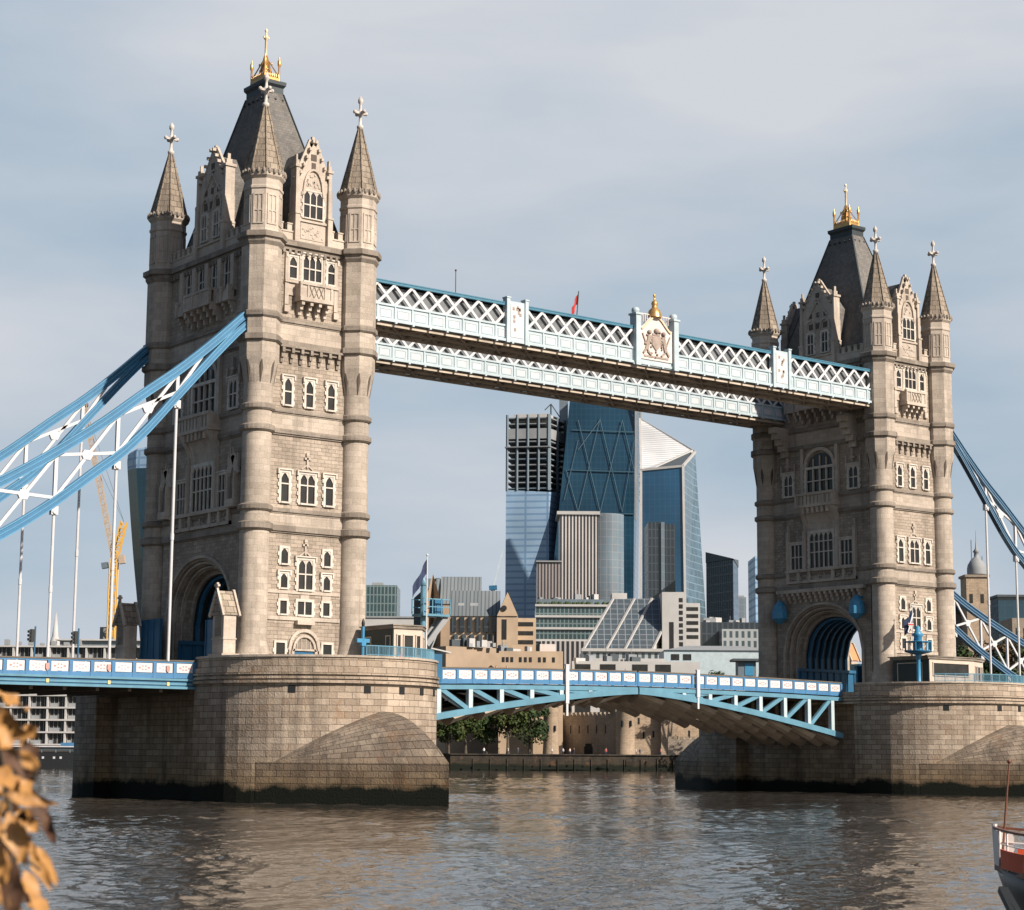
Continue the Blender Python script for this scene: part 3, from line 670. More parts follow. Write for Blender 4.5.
    b = fmb(f)
    for k in range(9): b.box(-2.4+k*0.6-0.07,-2.4+k*0.6+0.07,33.35,34.35,1.16,1.28)
    b.build('tracery', M['band'], ba)
    b = fmb(f); n = 8
    for s_ in (-1,1):
        pr = []
        for i in range(n+1): t = i/n; pr.append((0.05+1.2*(1-math.cos(t*math.pi/2)), 30.3+2.7*t))
        for (w0,v0),(w1,v1) in zip(pr, pr[1:]):
            b.add([(s_*2.1,v0,0),(s_*2.8,v0,0),(s_*2.8,v0,w0),(s_*2.1,v0,w0),(s_*2.1,v1,0),(s_*2.8,v1,0),(s_*2.8,v1,w1),(s_*2.1,v1,w1)], [(0,1,2,3),(4,7,6,5),(0,4,5,1),(1,5,6,2),(2,6,7,3),(3,7,4,0)])
    for (w0,v0),(w1,v1) in zip(pr, pr[1:]): b.add([(-2.1,v0,w0*0.8),(2.1,v0,w0*0.8),(2.1,v1,w1*0.8),(-2.1,v1,w1*0.8)], [(0,1,2,3)])
    for k in range(6): b.box(-1.9+k*0.76-0.15,-1.9+k*0.76+0.15,32.3,33.0,0.5,1.2)
    b.build('corbel', M['trim'], ba)
    window(T, f, 0, 25.9, 30.0, 3.7, 5, (0.45,0.75), True, 0.3, 0.2, False)
    for u in (-3.95,3.95): window(T, f, u, 25.9, 28.8, 1.8, 3, (0.5,), False, 0.25, 0.2, True)
    b = fmb(f)
    for u in (-5.3,-2.6,2.6,5.3): b.box(u-0.2,u+0.2,25.5,30.4,0,0.4); b.lathe([(0.2,30.4),(0.03,31.3)],4) if False else b.box(u-0.1,u+0.1,30.4,31.2,0,0.25)
    b.box(-5.6,5.6,25.5,25.8,0,0.5)
    b.build('window_frame', M['trim'], T)
    b = fmb(f); b.box(-5.5,5.5,24.2,24.5,0,0.35)
    for u in (-5.3,-3.6,-1.9,1.9,3.6,5.3): b.box(u-0.2,u+0.2,24.2,25.5,0,0.4)
    for u in (-4.45,-2.75,0,2.75,4.45):
        for k in range(8): a=random.uniform(-0.55,0.55); v=random.uniform(24.6,25.3); b.box(u+a-0.12,u+a+0.12,v-0.1,v+0.1,0,0.2)
    b.build('carved_panel', M['trim'], T)
    if left:
        for u in (-6.35, 6.35):      # canopied statue niches
            b = fmb(f); b.box(u-0.75,u+0.75,25.6,26.3,0,0.9)
            for s_ in (-1,1): b.box(u+s_*0.62-0.1,u+s_*0.62+0.1,26.3,28.7,0.1,0.85); b.beam((u+s_*0.8,28.5,0.5),(u,30.3,0.5),0.8,0.22,(0,0,1)); b.box(u+s_*0.8-0.1,u+s_*0.8+0.1,28.5,30.4,0.3,0.6)
            b.box(u-0.08,u+0.08,30.3,31.0,0.3,0.6)
            nb = b.build('niche', M['trim'], T)
            b = fmb(f); b.box(u-0.52,u+0.52,26.3,29.2,0,0.06); b.build('recess', M['void'], nb)
            b = MB(); q = Vector((-WX-0.5, -u, 0)); b.lathe([(0.22,26.3),(0.24,26.9),(0.17,27.5),(0.22,27.9),(0.09,28.05),(0.13,28.2),(0.13,28.35),(0.02,28.5)], 8, q.x, q.y); b.build('statue', M['band'], nb)
    else:
        b = fmb(f); b.box(-6.9,6.9,23.05,23.45,0,0.75)
        for k in range(15):
            u = -6.0+k*0.857; b.box(u-0.16,u+0.16,22.7,23.05,0,0.7); b.box(u-0.16,u+0.16,22.3,22.7,0,0.45); b.box(u-0.14,u+0.14,21.9,22.3,0,0.2)
        b.build('corbel_table', M['trim'], T)
        for u in (-6.1, 6.1):
            b = MB(); cxx, cyy = -WX-1.0, -u
            b.lathe([(0.25,19.5),(0.95,20.1),(0.95,20.9),(0.8,21.2)], 8, cxx, cyy, math.pi/8, False); b.lathe([(0.8,21.2),(0.8,21.5),(0.35,22.0),(0.08,22.3)], 8, cxx, cyy, math.pi/8, False)
            b.box(-WX-0.9,-WX,cyy-0.12,cyy+0.12,21.9,22.15)
            b.build('lantern', M['cyan'], T)
        # brackets that carry the walkway ends
        for y in (-5.4, 5.6):
            b = MB()
            for j in range(5): b.box(-WX-2.4+j*0.5,-WX,y-0.55,y+0.55,43.0-(j+1)*0.7,43.0-j*0.7)
            b.build('bracket', M['trim'], T)
    for sgn in (1,):
        pass
    return T

make_tower(0, 'south'); make_tower(82, 'north')

# ------------------------------------------------------------------ piers
PR = 10.67; PC = 11.4
def stadium(r, n=24):
    pts = []
    for k in range(n+1): a = math.pi*k/n; pts.append((r*math.cos(a), PC+r*math.sin(a)))
    for k in range(n+1): a = math.pi+math.pi*k/n; pts.append((r*math.cos(a), -PC+r*math.sin(a)))
    return pts
def make_pier(cx, label):
    T = thing('stone_pier', label, 'pier', (cx,0,0), 0, 'granite river piers of the bridge')
    b = MB()
    b.prism(stadium(PR+0.02), 9.95, 11.05)
    body = []
    for k in range(25): a = math.pi*k/24; body.append((PR*math.cos(a), PC+PR*math.sin(a)))
    body += [(-PR, 9.3), (-PR+1.6, 9.3), (-PR+1.6, -9.3), (-PR, -9.3)]
    for k in range(25): a = math.pi+math.pi*k/24; body.append((PR*math.cos(a), -PC+PR*math.sin(a)))
    body += [(PR, -9.3), (PR-1.6, -9.3), (PR-1.6, 9.3), (PR, 9.3)]
    b.prism(body, -3, 9.75)
    b.build('body', M['pier'], T)
    # parapet ring wall, open where the road crosses
    def arcwall(name, r0, r1, z0, z1, mat):
        b = MB()
        for s_ in (-1, 1):
            n = 28; a0 = math.asin(-2.2/PR)
            P = []
            for k in range(n+1):
                a = a0+(math.pi-2*a0)*k/n
                for r in (r0, r1): P.append((r*math.cos(a), s_*(PC+r*math.sin(a))))
            V = [(x,y,z0) for x,y in P]+[(x,y,z1) for x,y in P]; m_ = len(P); fs = []; uv = []
            for k in range(n):
                i = 2*k
                u0 = PR*math.pi*k/n; u1 = PR*math.pi*(k+1)/n
                fs += [(i,i+2,m_+i+2,m_+i),(i+1,m_+i+1,m_+i+3,i+3),(m_+i,m_+i+2,m_+i+3,m_+i+1),(i,i+1,i+3,i+2)]
                uv += [[(u0,z0),(u1,z0),(u1,z1),(u0,z1)],[(u0,z0),(u0,z1),(u1,z1),(u1,z0)],[(u0,0),(u1,0),(u1,.4),(u0,.4)],[(u0,0),(u0,.4),(u1,.4),(u1,0)]]
            fs += [(0,m_,m_+1,1),(m_-2,m_-1,2*m_-1,2*m_-2)]; uv += [[(0,z0),(0,z1),(.4,z1),(.4,z0)],[(0,z0),(.4,z0),(.4,z1),(0,z1)]]
            b.add(V, fs, uv)
        return b.build(name, mat, T)
    arcwall('parapet', PR-0.45, PR+0.02, 11.05, 11.88, M['pier'])
    arcwall('coping', PR-0.6, PR+0.14, 11.88, 12.06, M['ashlar'])
    b = MB(); b.prism(stadium(PR+0.22), 10.45, 10.62); b.prism(stadium(PR+0.16), 10.1, 10.3); b.prism(stadium(PR+0.30), 9.75, 9.95)
    b.build('moulding', M['pier'], T)
    b = MB(); b.prism(stadium(PR-0.5), 11.05, 11.08); b.build('deck_paving', M['paving'], T)
    # small drain openings
    for ang in (228, 262, 281, 296, 312):
        a = R(ang); ca, sa = math.cos(a), math.sin(a); b = MB()
        b.M = Matrix(((-sa,0,ca,PR*ca),(ca,0,sa,PR*sa-PC),(0,1,0,0),(0,0,0,1))); b.box(-0.3,0.3,8.95,9.55,-0.3,0.03); b.build('drain_opening', M['void'], T)
    # cutwaters: pointed in plan, rounding back up to the drum
    for s_ in (-1, 1):
        b = MB(); n = 48; thm = R(58); rings = []; zb = 3.3
        def Rs(th):
            k = abs(th)/thm; sharp = PR/max(math.cos(thm-abs(th)), 0.2)
            tip = 20.25
            return max(PR-0.15, PR/math.cos(thm-abs(th))*(1+0.012*math.sin(math.pi*k)))
        def ring(sv, vert=None):
            out = []
            for k in range(n+1):
                th = -thm+2*thm*k/n; rs = Rs(th); kk = abs(th)/thm; zt = zb+(7.5-zb)*max(0.0, 1-(kk/0.86)**1.25)
                if vert is not None: r, z = rs, vert
                else: tt = 1-sv; r = (PR-0.2)+(rs-PR+0.2)*tt; z = zb+(zt-zb)*(1-tt**2.0)
                out.append((r*math.sin(th), s_*(PC+r*math.cos(th)), z))
            return out
        rings = [ring(0, -3), ring(0, 1), ring(0, zb)]+[ring(i/8) for i in range(1, 9)]
        # explicit uv along the outline
        acc = [0]; base = rings[2]
        for k in range(n): acc.append(acc[-1]+(Vector(base[k+1])-Vector(base[k])).length)
        hs = [-3, 1, zb]+[zb+ i*0.75 for i in range(1, 9)]
        P = [p for r_ in rings for p in r_]; fs = []; uv = []; m_ = n+1
        for i in range(len(rings)-1):
            for k in range(n):
                fs.append((i*m_+k, i*m_+k+1, (i+1)*m_+k+1, (i+1)*m_+k)); uv.append([(acc[k],hs[i]),(acc[k+1],hs[i]),(acc[k+1],hs[i+1]),(acc[k],hs[i+1])])
        b.add(P, fs, uv, False); b.build('cutwater', M['starling'], T)
    return T
make_pier(0, 'nearer left granite pier with a domed pointed cutwater, green with algae at the waterline')
make_pier(82, 'farther right granite pier rising from the river below the right tower')

# ------------------------------------------------------------------ decks
def parapet(T, x0, x1, y, zf, nrm, npan, heights=(0.42,1.28)):
    """white panels between blue posts under a rail; zf(x) = height of the foot"""
    s_ = -1 if y < 0 else 1
    P = (x1-x0)/npan
    pm = None
    for i in range(npan+1):
        x = x0+i*P; z = zf(x)
        if pm is None:
            b = MB(); b.box(-0.14, 0.14, -0.12, 0.12, 0, 1.36); o = b.build('parapet_post', M['midblue'], T); pm = o
        else:
            o = pm.copy(); col.objects.link(o)
        o.location = (x, y, z)
    b = MB()
    for i in range(npan):
        xa, xb = x0+i*P, x0+(i+1)*P; za, zb = zf(xa), zf(xb)
        for lo, hi, w in ((0.0,0.42,0.09),(1.28,1.4,0.1)):
            b.add([(xa,y-w,za+lo),(xb,y-w,zb+lo),(xb,y+w,zb+lo),(xa,y+w,za+lo),(xa,y-w,za+hi),(xb,y-w,zb+hi),(xb,y+w,zb+hi),(xa,y+w,za+hi)],
                  [(0,3,2,1),(4,5,6,7),(0,1,5,4),(1,2,6,5),(2,3,7,6),(3,0,4,7)])
    b.build('parapet_base', M['midblue'], T)
    b = MB()
    for i in range(npan):
        xa, xb = x0+i*P, x0+(i+1)*P; za, zb = zf(xa), zf(xb)
        b.beam((xa,y,za+1.47),(xb,y,zb+1.47),0.3,0.12)
    b.build('handrail', M['rust'], T)
    for i in range(npan):
        xa, xb = x0+i*P+0.2, x0+(i+1)*P-0.2; z = zf((xa+xb)/2); c = (xa+xb)/2
        b = MB(); b.box(xa, xb, y-0.05, y+0.05, z+0.46, z+1.24); pn = b.build('parapet_panel', M['white'], T)
        if s_ < 0:
            b = MB()
            for dx, dz, r in ((-0.42,0,0.1),(0.42,0,0.1),(-0.14,0.14,0.07),(0.14,0.14,0.07),(-0.14,-0.14,0.07),(0.14,-0.14,0.07)):
                b.box(c+dx-r, c+dx+r, y-0.07, y-0.05, z+0.85+dz-r*0.7, z+0.85+dz+r*0.7)
            b.build('quatrefoil', M['orange'] if i % 2 else M['red'], pn)
DM = plain('rosette_grey', (0.45,0.4,0.42), 0.6)
M['orangedim'] = plain('faded_red_paint', (0.45,0.25,0.22), 0.6)
M['red_'] = M['red']; _o, _r = M['orange'], M['red']; M['orange'] = M['orangedim']; M['red'] = DM

def zl(x): return 10.22+0.012*(x+10.6)
T = thing('suspended_side_span', 'blue side span of the roadway left of the nearer tower with white panelled parapet', 'bridge deck', (0,0,0))
parapet(T, -67.4, -10.7, -9.25, zl, -1, 30); parapet(T, -67.4, -10.7, 9.25, zl, 1, 30)
for y in (-9.25, 9.25):
    b = MB()
    b.box(-67.4,-10.68,y-0.25,y+0.25,9.98,10.16); b.box(-67.4,-10.68,y-0.18,y+0.18,9.62,9.8) ; b.box(-67.4,-10.68,y-0.35,y+0.35,9.3,9.5)
    b.build('girder_flange', M['blue'], T)
    b = MB(); b.box(-67.4,-10.68,y-0.1,y+0.1,9.4,10.1); b.build('girder_web', M['deepblue'], T)
for i in range(11):
    x = -5.35-7.9-5.42*i
    b = MB(); b.box(x-0.12,x+0.12,-9.5,-9.3,9.55,9.85); b.build('lamp_fitting', M['yellow'], T)
    b = MB(); b.prism([(x-0.16,zl(x)+1.05),(x-0.16,zl(x)+0.65),(x,zl(x)+0.42),(x+0.16,zl(x)+0.65),(x+0.16,zl(x)+1.05)], -9.42, -9.36, 'y'); b.build('shield', M['orangedim'], T)
b = MB(); b.box(-67.4,-10.68,-9.1,9.1,9.75,10.0); b.build('roadway', M['asphalt'], T)
b = MB()
for i in range(20): b.box(-66+i*2.9,-65.7+i*2.9,-9.0,9.0,9.0,9.75)
b.build('cross_girder', M['rust'], T)
T = thing('suspended_side_span', 'side span of the roadway on the far side of the right tower', 'bridge deck', (0,0,0))
b = MB(); b.box(92.68,175,-9.1,9.1,9.75,10.1); b.build('roadway', M['asphalt'], T)
parapet(T, 92.7, 150, -9.25, lambda x: 10.2, -1, 30)
b = MB(); b.box(92.68,175,-9.4,-9.1,9.3,10.2); b.box(92.68,175,9.1,9.4,9.3,10.9); b.build('girder_web', M['deepblue'], T)

def zr(x): return 10.62+0.35*(1-((x-41)/30.3)**2) - (0.18 if x < 41 else 0.0)*((41-x)/30.3)
def zbot(x):
    t = abs(x-41)/30.3; base = 5.95 if x > 41 else 6.35
    return 10.15-(10.15-base)*t**1.35
def leaf(x0, x1, label):
    T = thing('bascule_leaf', label, 'drawbridge leaf', (0,0,0), 0, 'two raising leaves of the bridge')
    npan = 16; parapet(T, x0, x1, -7.45, zr, -1, npan); parapet(T, x0, x1, 7.45, zr, 1, npan)
    b = MB(); n = 15
    for i in range(n):
        xa, xb = x0+(x1-x0)*i/n, x0+(x1-x0)*(i+1)/n
        za, zb = zr(xa)-0.3, zr(xb)-0.3
        b.add([(xa,-7.3,za),(xb,-7.3,zb),(xb,7.3,zb),(xa,7.3,za),(xa,-7.3,za+0.28),(xb,-7.3,zb+0.28),(xb,7.3,zb+0.28),(xa,7.3,za+0.28)],
              [(0,3,2,1),(4,5,6,7),(0,1,5,4),(1,2,6,5),(2,3,7,6),(3,0,4,7)])
    b.build('roadway', M['asphalt'], T)
    tower = x0 if x0 < 30 else x1; tip = x1 if x0 < 30 else x0; dr = 1 if tip > tower else -1
    for gi, y in enumerate((-7.45, -2.5, 2.5, 7.45)):
        tr = thing('truss', None, None); tr.parent = T
        b = MB(); m_ = 30
        for i in range(m_):
            xa = tower+(tip-tower)*i/m_; xb = tower+(tip-tower)*(i+1)/m_
            b.beam((xa,y,zr(xa)-0.35),(xb,y,zr(xb)-0.35),0.5,0.42); b.beam((xa,y,max(zbot(xa),0)+0.28),(xb,y,zbot(xb)+0.28),0.6,0.6)
            if abs(xa-41) < 9.5:   # solid web near the tip
                b.add([(xa,y-0.06,zbot(xa)),(xb,y-0.06,zbot(xb)),(xb,y-0.06,zr(xb)-0.3),(xa,y-0.06,zr(xa)-0.3),(xa,y+0.06,zbot(xa)),(xb,y+0.06,zbot(xb)),(xb,y+0.06,zr(xb)-0.3),(xa,y+0.06,zr(xa)-0.3)],
                      [(0,1,2,3),(7,6,5,4),(0,3,7,4),(1,5,6,2)])
        b.build('chord', M['blue'] if gi in (0,3) else M['rust'], tr)
        p = MB(); d = MB(); k = 0; bay = 3.72
        while True:
            x = tower+dr*(1.6+k*bay)
            if abs(x-41) < 5: break
            p.box(x-0.24,x+0.24,y-0.24,y+0.24,zbot(x)+0.4,zr(x)-0.4)
            x2 = x+dr*bay
            if abs(x2-41) > 4: d.beam((x+dr*0.3,y,zr(x)-0.5),(x2-dr*0.3,y,zbot(x2)+0.5),0.34,0.42)
            k += 1
        p.build('post', M['paleblue'] if gi in (0,) else M['rust'], tr); d.build('diagonal', M['blue'] if gi == 0 else M['rust'], tr)
        if gi == 0:
            w = MB(); k = 0
            while True:
                x = tower+dr*(1.6+k*bay); x2 = x+dr*bay
                if abs(x2-41) < 4: break
                w.beam((x+dr*0.1,y+0.45,zr(x)-0.7),(x2-dr*0.6,y+0.45,zbot(x2)+0.6),0.1,0.34); k += 1
            w.build('white_brace', M['white'], tr)
    # stepped curved soffit plating between the trusses
    for y0, y1 in ((-7.1,-2.8),(-2.2,2.2),(2.8,7.1)):
        for sub in range(2):
            ya = y0+(y1-y0)*sub/2; yb = y0+(y1-y0)*(sub+1)/2
            b = MB(); k = 0; bay = 3.72
            while k < 8:
                xa = tower+dr*k*bay; xb = tower+dr*min((k+1)*bay, abs(tip-tower))
                za, zb = zbot(xa)+0.15, zbot(xb)+0.15
                for q in range(4):     # each plate sags across its width
                    t0, t1 = q/4, (q+1)/4; s0 = 0.6*math.sin(t0*math.pi); s1 = 0.6*math.sin(t1*math.pi)
                    yy0 = ya+(yb-ya)*t0; yy1 = ya+(yb-ya)*t1
                    b.add([(xa,yy0,za-0.45-s0),(xa,yy1,za-0.45-s1),(xb,yy1,zb+0.12-s1*0.6),(xb,yy0,zb+0.12-s0*0.6)], [(0,1,2,3)])
                    b.add([(xb,yy0,zb+0.12-s0*0.6),(xb,yy1,zb+0.12-s1*0.6),(xb,yy1,zb-0.45-s1),(xb,yy0,zb-0.45-s0)], [(0,1,2,3)])
                k += 1
            b.build('soffit_plate', M['soffit'], T, recalc=False)
    return T
leaf(PR+0.05, 40.9, 'left leaf of the lifting roadway, on blue arched trusses from the nearer pier')
leaf(41.1, 82-PR-0.05, 'right leaf of the lifting roadway, on blue arched trusses from the farther pier')
for x, z0, lab in ((31.5,9.0,'white marker post hanging on the left leaf of the roadway'),(49.2,10.0,'white marker post hanging on the right leaf of the roadway')):
    b = MB(); b.box(x-0.2,x+0.2,-7.9,-7.66,z0,12.75); b.box(x-0.24,x+0.24,-7.92,-7.64,12.75,12.85); b.box(x-0.12,x+0.12,-7.85,-7.7,z0-1.2,z0)
    tag(b.build('marker_post', M['white']), lab, 'post', 'white marker posts on the roadway')

M['raildark'] = plain('teal_blue_rail', (0.05,0.17,0.25), 0.45)
# ------------------------------------------------------------------ high walkways
def walkway(yn, yf, label, near):
    T = thing('high_walkway', label, 'walkway', (0,0,0), 0, 'high walkways between the towers')
    x0, x1 = 5.3, 76.6; n = 36; P = (x1-x0)/n
    s_ = 1 if yf > yn else -1
    for face, y in (('near', yn), ('far', yf)):
        o_ = -1 if face == 'near' else 1
        b = MB(); b.box(x0,x1,y-0.16,y+0.16,47.62,47.85); b.box(x0,x1,y-0.2,y+0.2,47.85,47.95); b.build('top_rail', M['raildark'], T)
        b = MB(); b.box(x0,x1,y-0.3,y+0.3,44.0,44.25); b.box(x0,x1,y-0.2,y+0.2,45.5,45.7); b.build('cornice_rail', M['paleblue'], T)
        lat = MB()
        for i in range(n):
            xa = x0+i*P; xb = xa+P
            for c, dd in ((0,0.0),(1,0.1)):
                a = (xa, y+dd-0.05, 45.65 if c == 0 else 47.65); q = (xb, y+dd-0.05, 47.65 if c == 0 else 45.65); lat.beam(a, q, 0.09, 0.27)
        lat.build('lattice', M['white'], T)
        for i in range(n):
            xa = x0+i*P; b = MB(); b.box(xa+0.1,xa+P-0.1,y-0.08,y+0.08,44.25,45.5)
            if o_ < 0: b.box(xa+0.3,xa+P-0.3,y-0.13,y-0.08,44.4,44.5); b.box(xa+0.3,xa+P-0.3,y-0.13,y-0.08,45.15,45.25); b.box(xa+0.3,xa+0.4,y-0.13,y-0.08,44.5,45.15); b.box(xa+P-0.4,xa+P-0.3,y-0.13,y-0.08,44.5,45.15)
            pn = b.build('fascia_panel', M['paleblue'], T)
            if o_ < 0:
                b = MB(); b.box(xa+0.42,xa+P-0.42,y-0.1,y-0.081,44.52,45.13); b.build('panel_inset', M['white'], pn)
        b = MB()
        for i in range(n+1): x = x0+i*P; b.box(x-0.09,x+0.09,y-0.17,y+0.17,44.25,45.5); b.box(x-0.12,x+0.12,y-0.36,y-0.1,43.85,44.05)
        b.build('panel_post', M['paleblue'], T)
    ym = sorted((yn, yf))
    b = MB(); b.box(x0,x1,ym[0]+0.3,ym[1]-0.3,44.0,44.25); b.build('floor', M['soffit'], T)
    b = MB()
    for i in range(n*2): x = x0+i*P/2+0.2; b.box(x,x+0.16,ym[0]+0.3,ym[1]-0.3,43.75,44.0)
    for y in (ym[0]+0.15, ym[1]-0.15, (ym[0]+ym[1])/2): b.box(x0,x1,y-0.12,y+0.12,43.6,43.85)
    for i in range(n//2):
        xa = x0+i*2*P; b.beam((xa,ym[0]+0.3,43.7),(xa+2*P,ym[1]-0.3,43.7),0.14,0.14); b.beam((xa,ym[1]-0.3,43.7),(xa+2*P,ym[0]+0.3,43.7),0.14,0.14)
    b.build('floor_girder', M['soffit'], T)
    b = MB(); b.box(x0,x1,ym[0]+0.45,ym[0]+0.55,44.2,47.5); b.box(x0,x1,ym[1]-0.55,ym[1]-0.45,44.2,47.5); b.build('glazing', M['walkglass'], T)
    b = MB(); b.prism([(ym[0]+0.2,47.9),(ym[1]-0.2,47.9),(ym[1]-0.9,48.15),(ym[0]+0.9,48.15)], x0, x1, 'x'); b.build('roof', M['lead'], T)
    if near:
        y = yn
        for xa, xb in ((22.5,24.8),(59.4,61.8)):
            b = MB(); b.box(xa,xb,y-0.28,y+0.2,44.25,48.1)
            for x in (xa,xb): b.box(x-0.2,x+0.2,y-0.42,y+0.25,43.9,48.35); b.box(x-0.26,x+0.26,y-0.48,y+0.3,48.35,48.48)
            pn = b.build('pylon_panel', M['paleblue'], T)
            b = MB(); b.box(xa+0.35,xb-0.35,y-0.32,y-0.28,44.5,47.8)
            b.build('panel_inset', M['white'], pn)
            b = MB(); cxm = (xa+xb)/2
            for k in range(10): a=random.uniform(-0.5,0.5); v=random.uniform(45.2,47.8); b.box(cxm+a-0.12,cxm+a+0.12,y-0.36,y-0.32,v-0.15,v+0.15)
            b.build('relief', M['relief'], pn)
        # crest
        xa, xb, c = 39.35, 44.65, 42.0
        b = MB()
        for x in (xa, xb): b.box(x-0.32,x+0.32,y-0.6,y+0.4,43.8,49.1); b.box(x-0.46,x+0.46,y-0.7,y+0.5,49.1,49.3); b.lathe([(0.3,49.3),(0.42,49.5),(0.42,49.75),(0.3,49.9)],8,x,y-0.1)
        b.box(xa+0.38,xb-0.38,y-0.2,y+0.2,43.9,44.6)
        cp = b.build('crest_pylon', M['paleblue'], T)
        b = MB(); pts = [(xa+0.38,44.6),(xb-0.38,44.6),(xb-0.38,48.0)]
        for k in range(9): t = k/8; pts.append((xb-0.6-(xb-0.6-c)*t, 48.0+1.5*math.sin(t*math.pi/2)**1.5))
        for k in range(1,9): t = 1-k/8; pts.append((xa+0.6+(c-xa-0.6)*t, 48.0+1.5*math.sin(t*math.pi/2)**1.5))
        pts.append((xa+0.38,48.0)); b.prism(pts, y-0.3, y+0.15, 'y'); b.build('crest_board', M['warmwhite'], cp)
        b = MB()
        for k in range(8): t = k/8; t2=(k+1)/8; b.beam((xb-0.6-(xb-0.6-c)*t,y-0.35,47.75+1.5*math.sin(t*math.pi/2)**1.5),(xb-0.6-(xb-0.6-c)*t2,y-0.35,47.75+1.5*math.sin(t2*math.pi/2)**1.5),0.2,0.18); b.beam((xa+0.6+(c-xa-0.6)*t,y-0.35,47.75+1.5*math.sin(t*math.pi/2)**1.5),(xa+0.6+(c-xa-0.6)*t2,y-0.35,47.75+1.5*math.sin(t2*math.pi/2)**1.5),0.2,0.18)
        b.build('moulding', M['palegold'], cp)
        # shield with a lion-like supporter each side, crown above, ribbon below
        b = MB(); b.prism([(c-0.6,47.2),(c+0.6,47.2),(c+0.6,46.2),(c,45.6),(c-0.6,46.2)], y-0.42, y-0.3, 'y')
        for s2 in (-1,1):
            b.beam((c+s2*1.35,y-0.38,45.6),(c+s2*0.95,y-0.38,47.2),0.14,0.42); b.ball((c+s2*0.98,y-0.4,47.5),0.26,6); b.beam((c+s2*1.2,y-0.38,46.6),(c+s2*0.6,y-0.38,46.9),0.12,0.18)
            b.beam((c+s2*1.35,y-0.38,45.8),(c+s2*1.8,y-0.38,45.2),0.12,0.22); b.beam((c+s2*1.4,y-0.38,46.2),(c+s2*1.9,y-0.38,47.3),0.1,0.12); b.beam((c+s2*1.2,y-0.38,45.5),(c+s2*0.7,y-0.38,45.1),0.12,0.2)
        for k in range(26):
            aa=random.uniform(0,6.28); rr=random.uniform(0.7,1.75); b.ball((c+rr*math.cos(aa)*0.95,y-0.36,46.3+rr*0.8*math.sin(aa)),random.uniform(0.08,0.16),5)
        b.ball((c,y-0.38,47.7),0.32,8); b.box(c-0.5,c+0.5,y-0.4,y-0.3,47.25,47.45)
        b.box(c-1.7,c+1.7,y-0.36,y-0.3,44.85,45.05)
        b.build('coat_of_arms', M['relief'], cp)
        b = MB(); b.lathe([(0.8,49.2),(0.72,49.6),(0.6,50.0),(0.3,50.25),(0.28,50.5),(0.36,50.7),(0.26,50.95),(0.1,51.05),(0.08,51.4),(0.16,51.55),(0.03,51.8)],10,c,y-0.1); b.build('finial', M['gold'], cp)
        b = MB()
        for k in range(7): x = xa+0.7+k*0.3; b.box(x,x+0.08,y-0.1,y,48.6,49.4); x = xb-0.7-k*0.3; b.box(x-0.08,x,y-0.1,y,48.6,49.4)
        b.box(xa+0.4,c-0.7,y-0.1,y,49.4,49.5); b.box(c+0.7,xb-0.4,y-0.1,y,49.4,49.5)
        b.build('cresting', M['warmwhite'], cp)
    return T
walkway(-9.2, -4.7, 'nearer high walkway, pale blue lattice with a gilded crest at mid span', True)
walkway(5.7, 10.2, 'farther high walkway, seen lower behind the nearer one, plain white lattice', False)
# flag on walkway and thin pole
b = MB(); b.tube((33.3,-7,47.9),(33.6,-7,51.2),0.06,6)
T = thing('flagpole', 'short pole with a small red and white flag on the walkway left of the crest', 'flag', (0,0,0))
b.build('pole', M['black'], T)
b = MB(); n=5
for i in range(n):
    t0,t1=i/n,(i+1)/n
    f0=lambda t:(33.55-0.9*t,-7+0.2*math.sin(t*6),50.9-1.6*t); a=f0(t0); c=f0(t1)
    b.add([a,(a[0],a[1],a[2]-1.0),(c[0],c[1],c[2]-0.9),c,(a[0],a[1]+.03,a[2]),(a[0],a[1]+.03,a[2]-1.0),(c[0],c[1]+.03,c[2]-0.9),(c[0],c[1]+.03,c[2])],[(0,1,2,3),(7,6,5,4),(0,3,7,4),(1,5,6,2)])
b.build('flag', _r, T)
b = MB(); b.tube((18.3,-6.5,47.9),(18.3,-6.5,51.0),0.05,6); b.ball((18.3,-6.5,51.05),0.12,6)
tag(b.build('thin_mast', M['rust']), 'thin bare mast on the walkway roof nearest the left tower', 'mast')

# ------------------------------------------------------------------ suspension chains
UP = [(0.0,43.5),(1.3,42.5),(4.5,39.5),(7.9,36.55),(10.6,34.5),(16,30.3),(23.5,25.45),(30,22.4),(38.5,19.2),(50,15.2),(62,12.6)]
LO = [(0.0,42.6),(1.3,41.7),(3.6,39.3),(5.7,36.9),(7.9,34.35),(10.6,31.2),(13,28.8),(15.3,27.0),(19.1,24.0),(23.5,21.05),(30,17.5),(38.5,13.9),(50,11.9),(62,12.2)]
def interp(T_, d):
    for i in range(len(T_)-1):
        if d <= T_[i+1][0] or i == len(T_)-2:
            p0 = T_[max(i-1,0)]; p1 = T_[i]; p2 = T_[i+1]; p3 = T_[min(i+2,len(T_)-1)]
            h = p2[0]-p1[0]; t = (d-p1[0])/h
            m1 = (p2[1]-p0[1])/max(p2[0]-p0[0],1e-6)*h; m2 = (p3[1]-p1[1])/max(p3[0]-p1[0],1e-6)*h
            return (2*t**3-3*t**2+1)*p1[1]+(t**3-2*t*t+t)*m1+(-2*t**3+3*t*t)*p2[1]+(t**3-t*t)*m2
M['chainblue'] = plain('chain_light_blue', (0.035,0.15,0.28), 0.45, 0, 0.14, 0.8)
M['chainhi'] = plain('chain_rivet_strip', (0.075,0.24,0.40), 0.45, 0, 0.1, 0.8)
M['navy'] = plain('chain_dark_blue', (0.012,0.05,0.11), 0.4, 0, 0.15, 0.8)
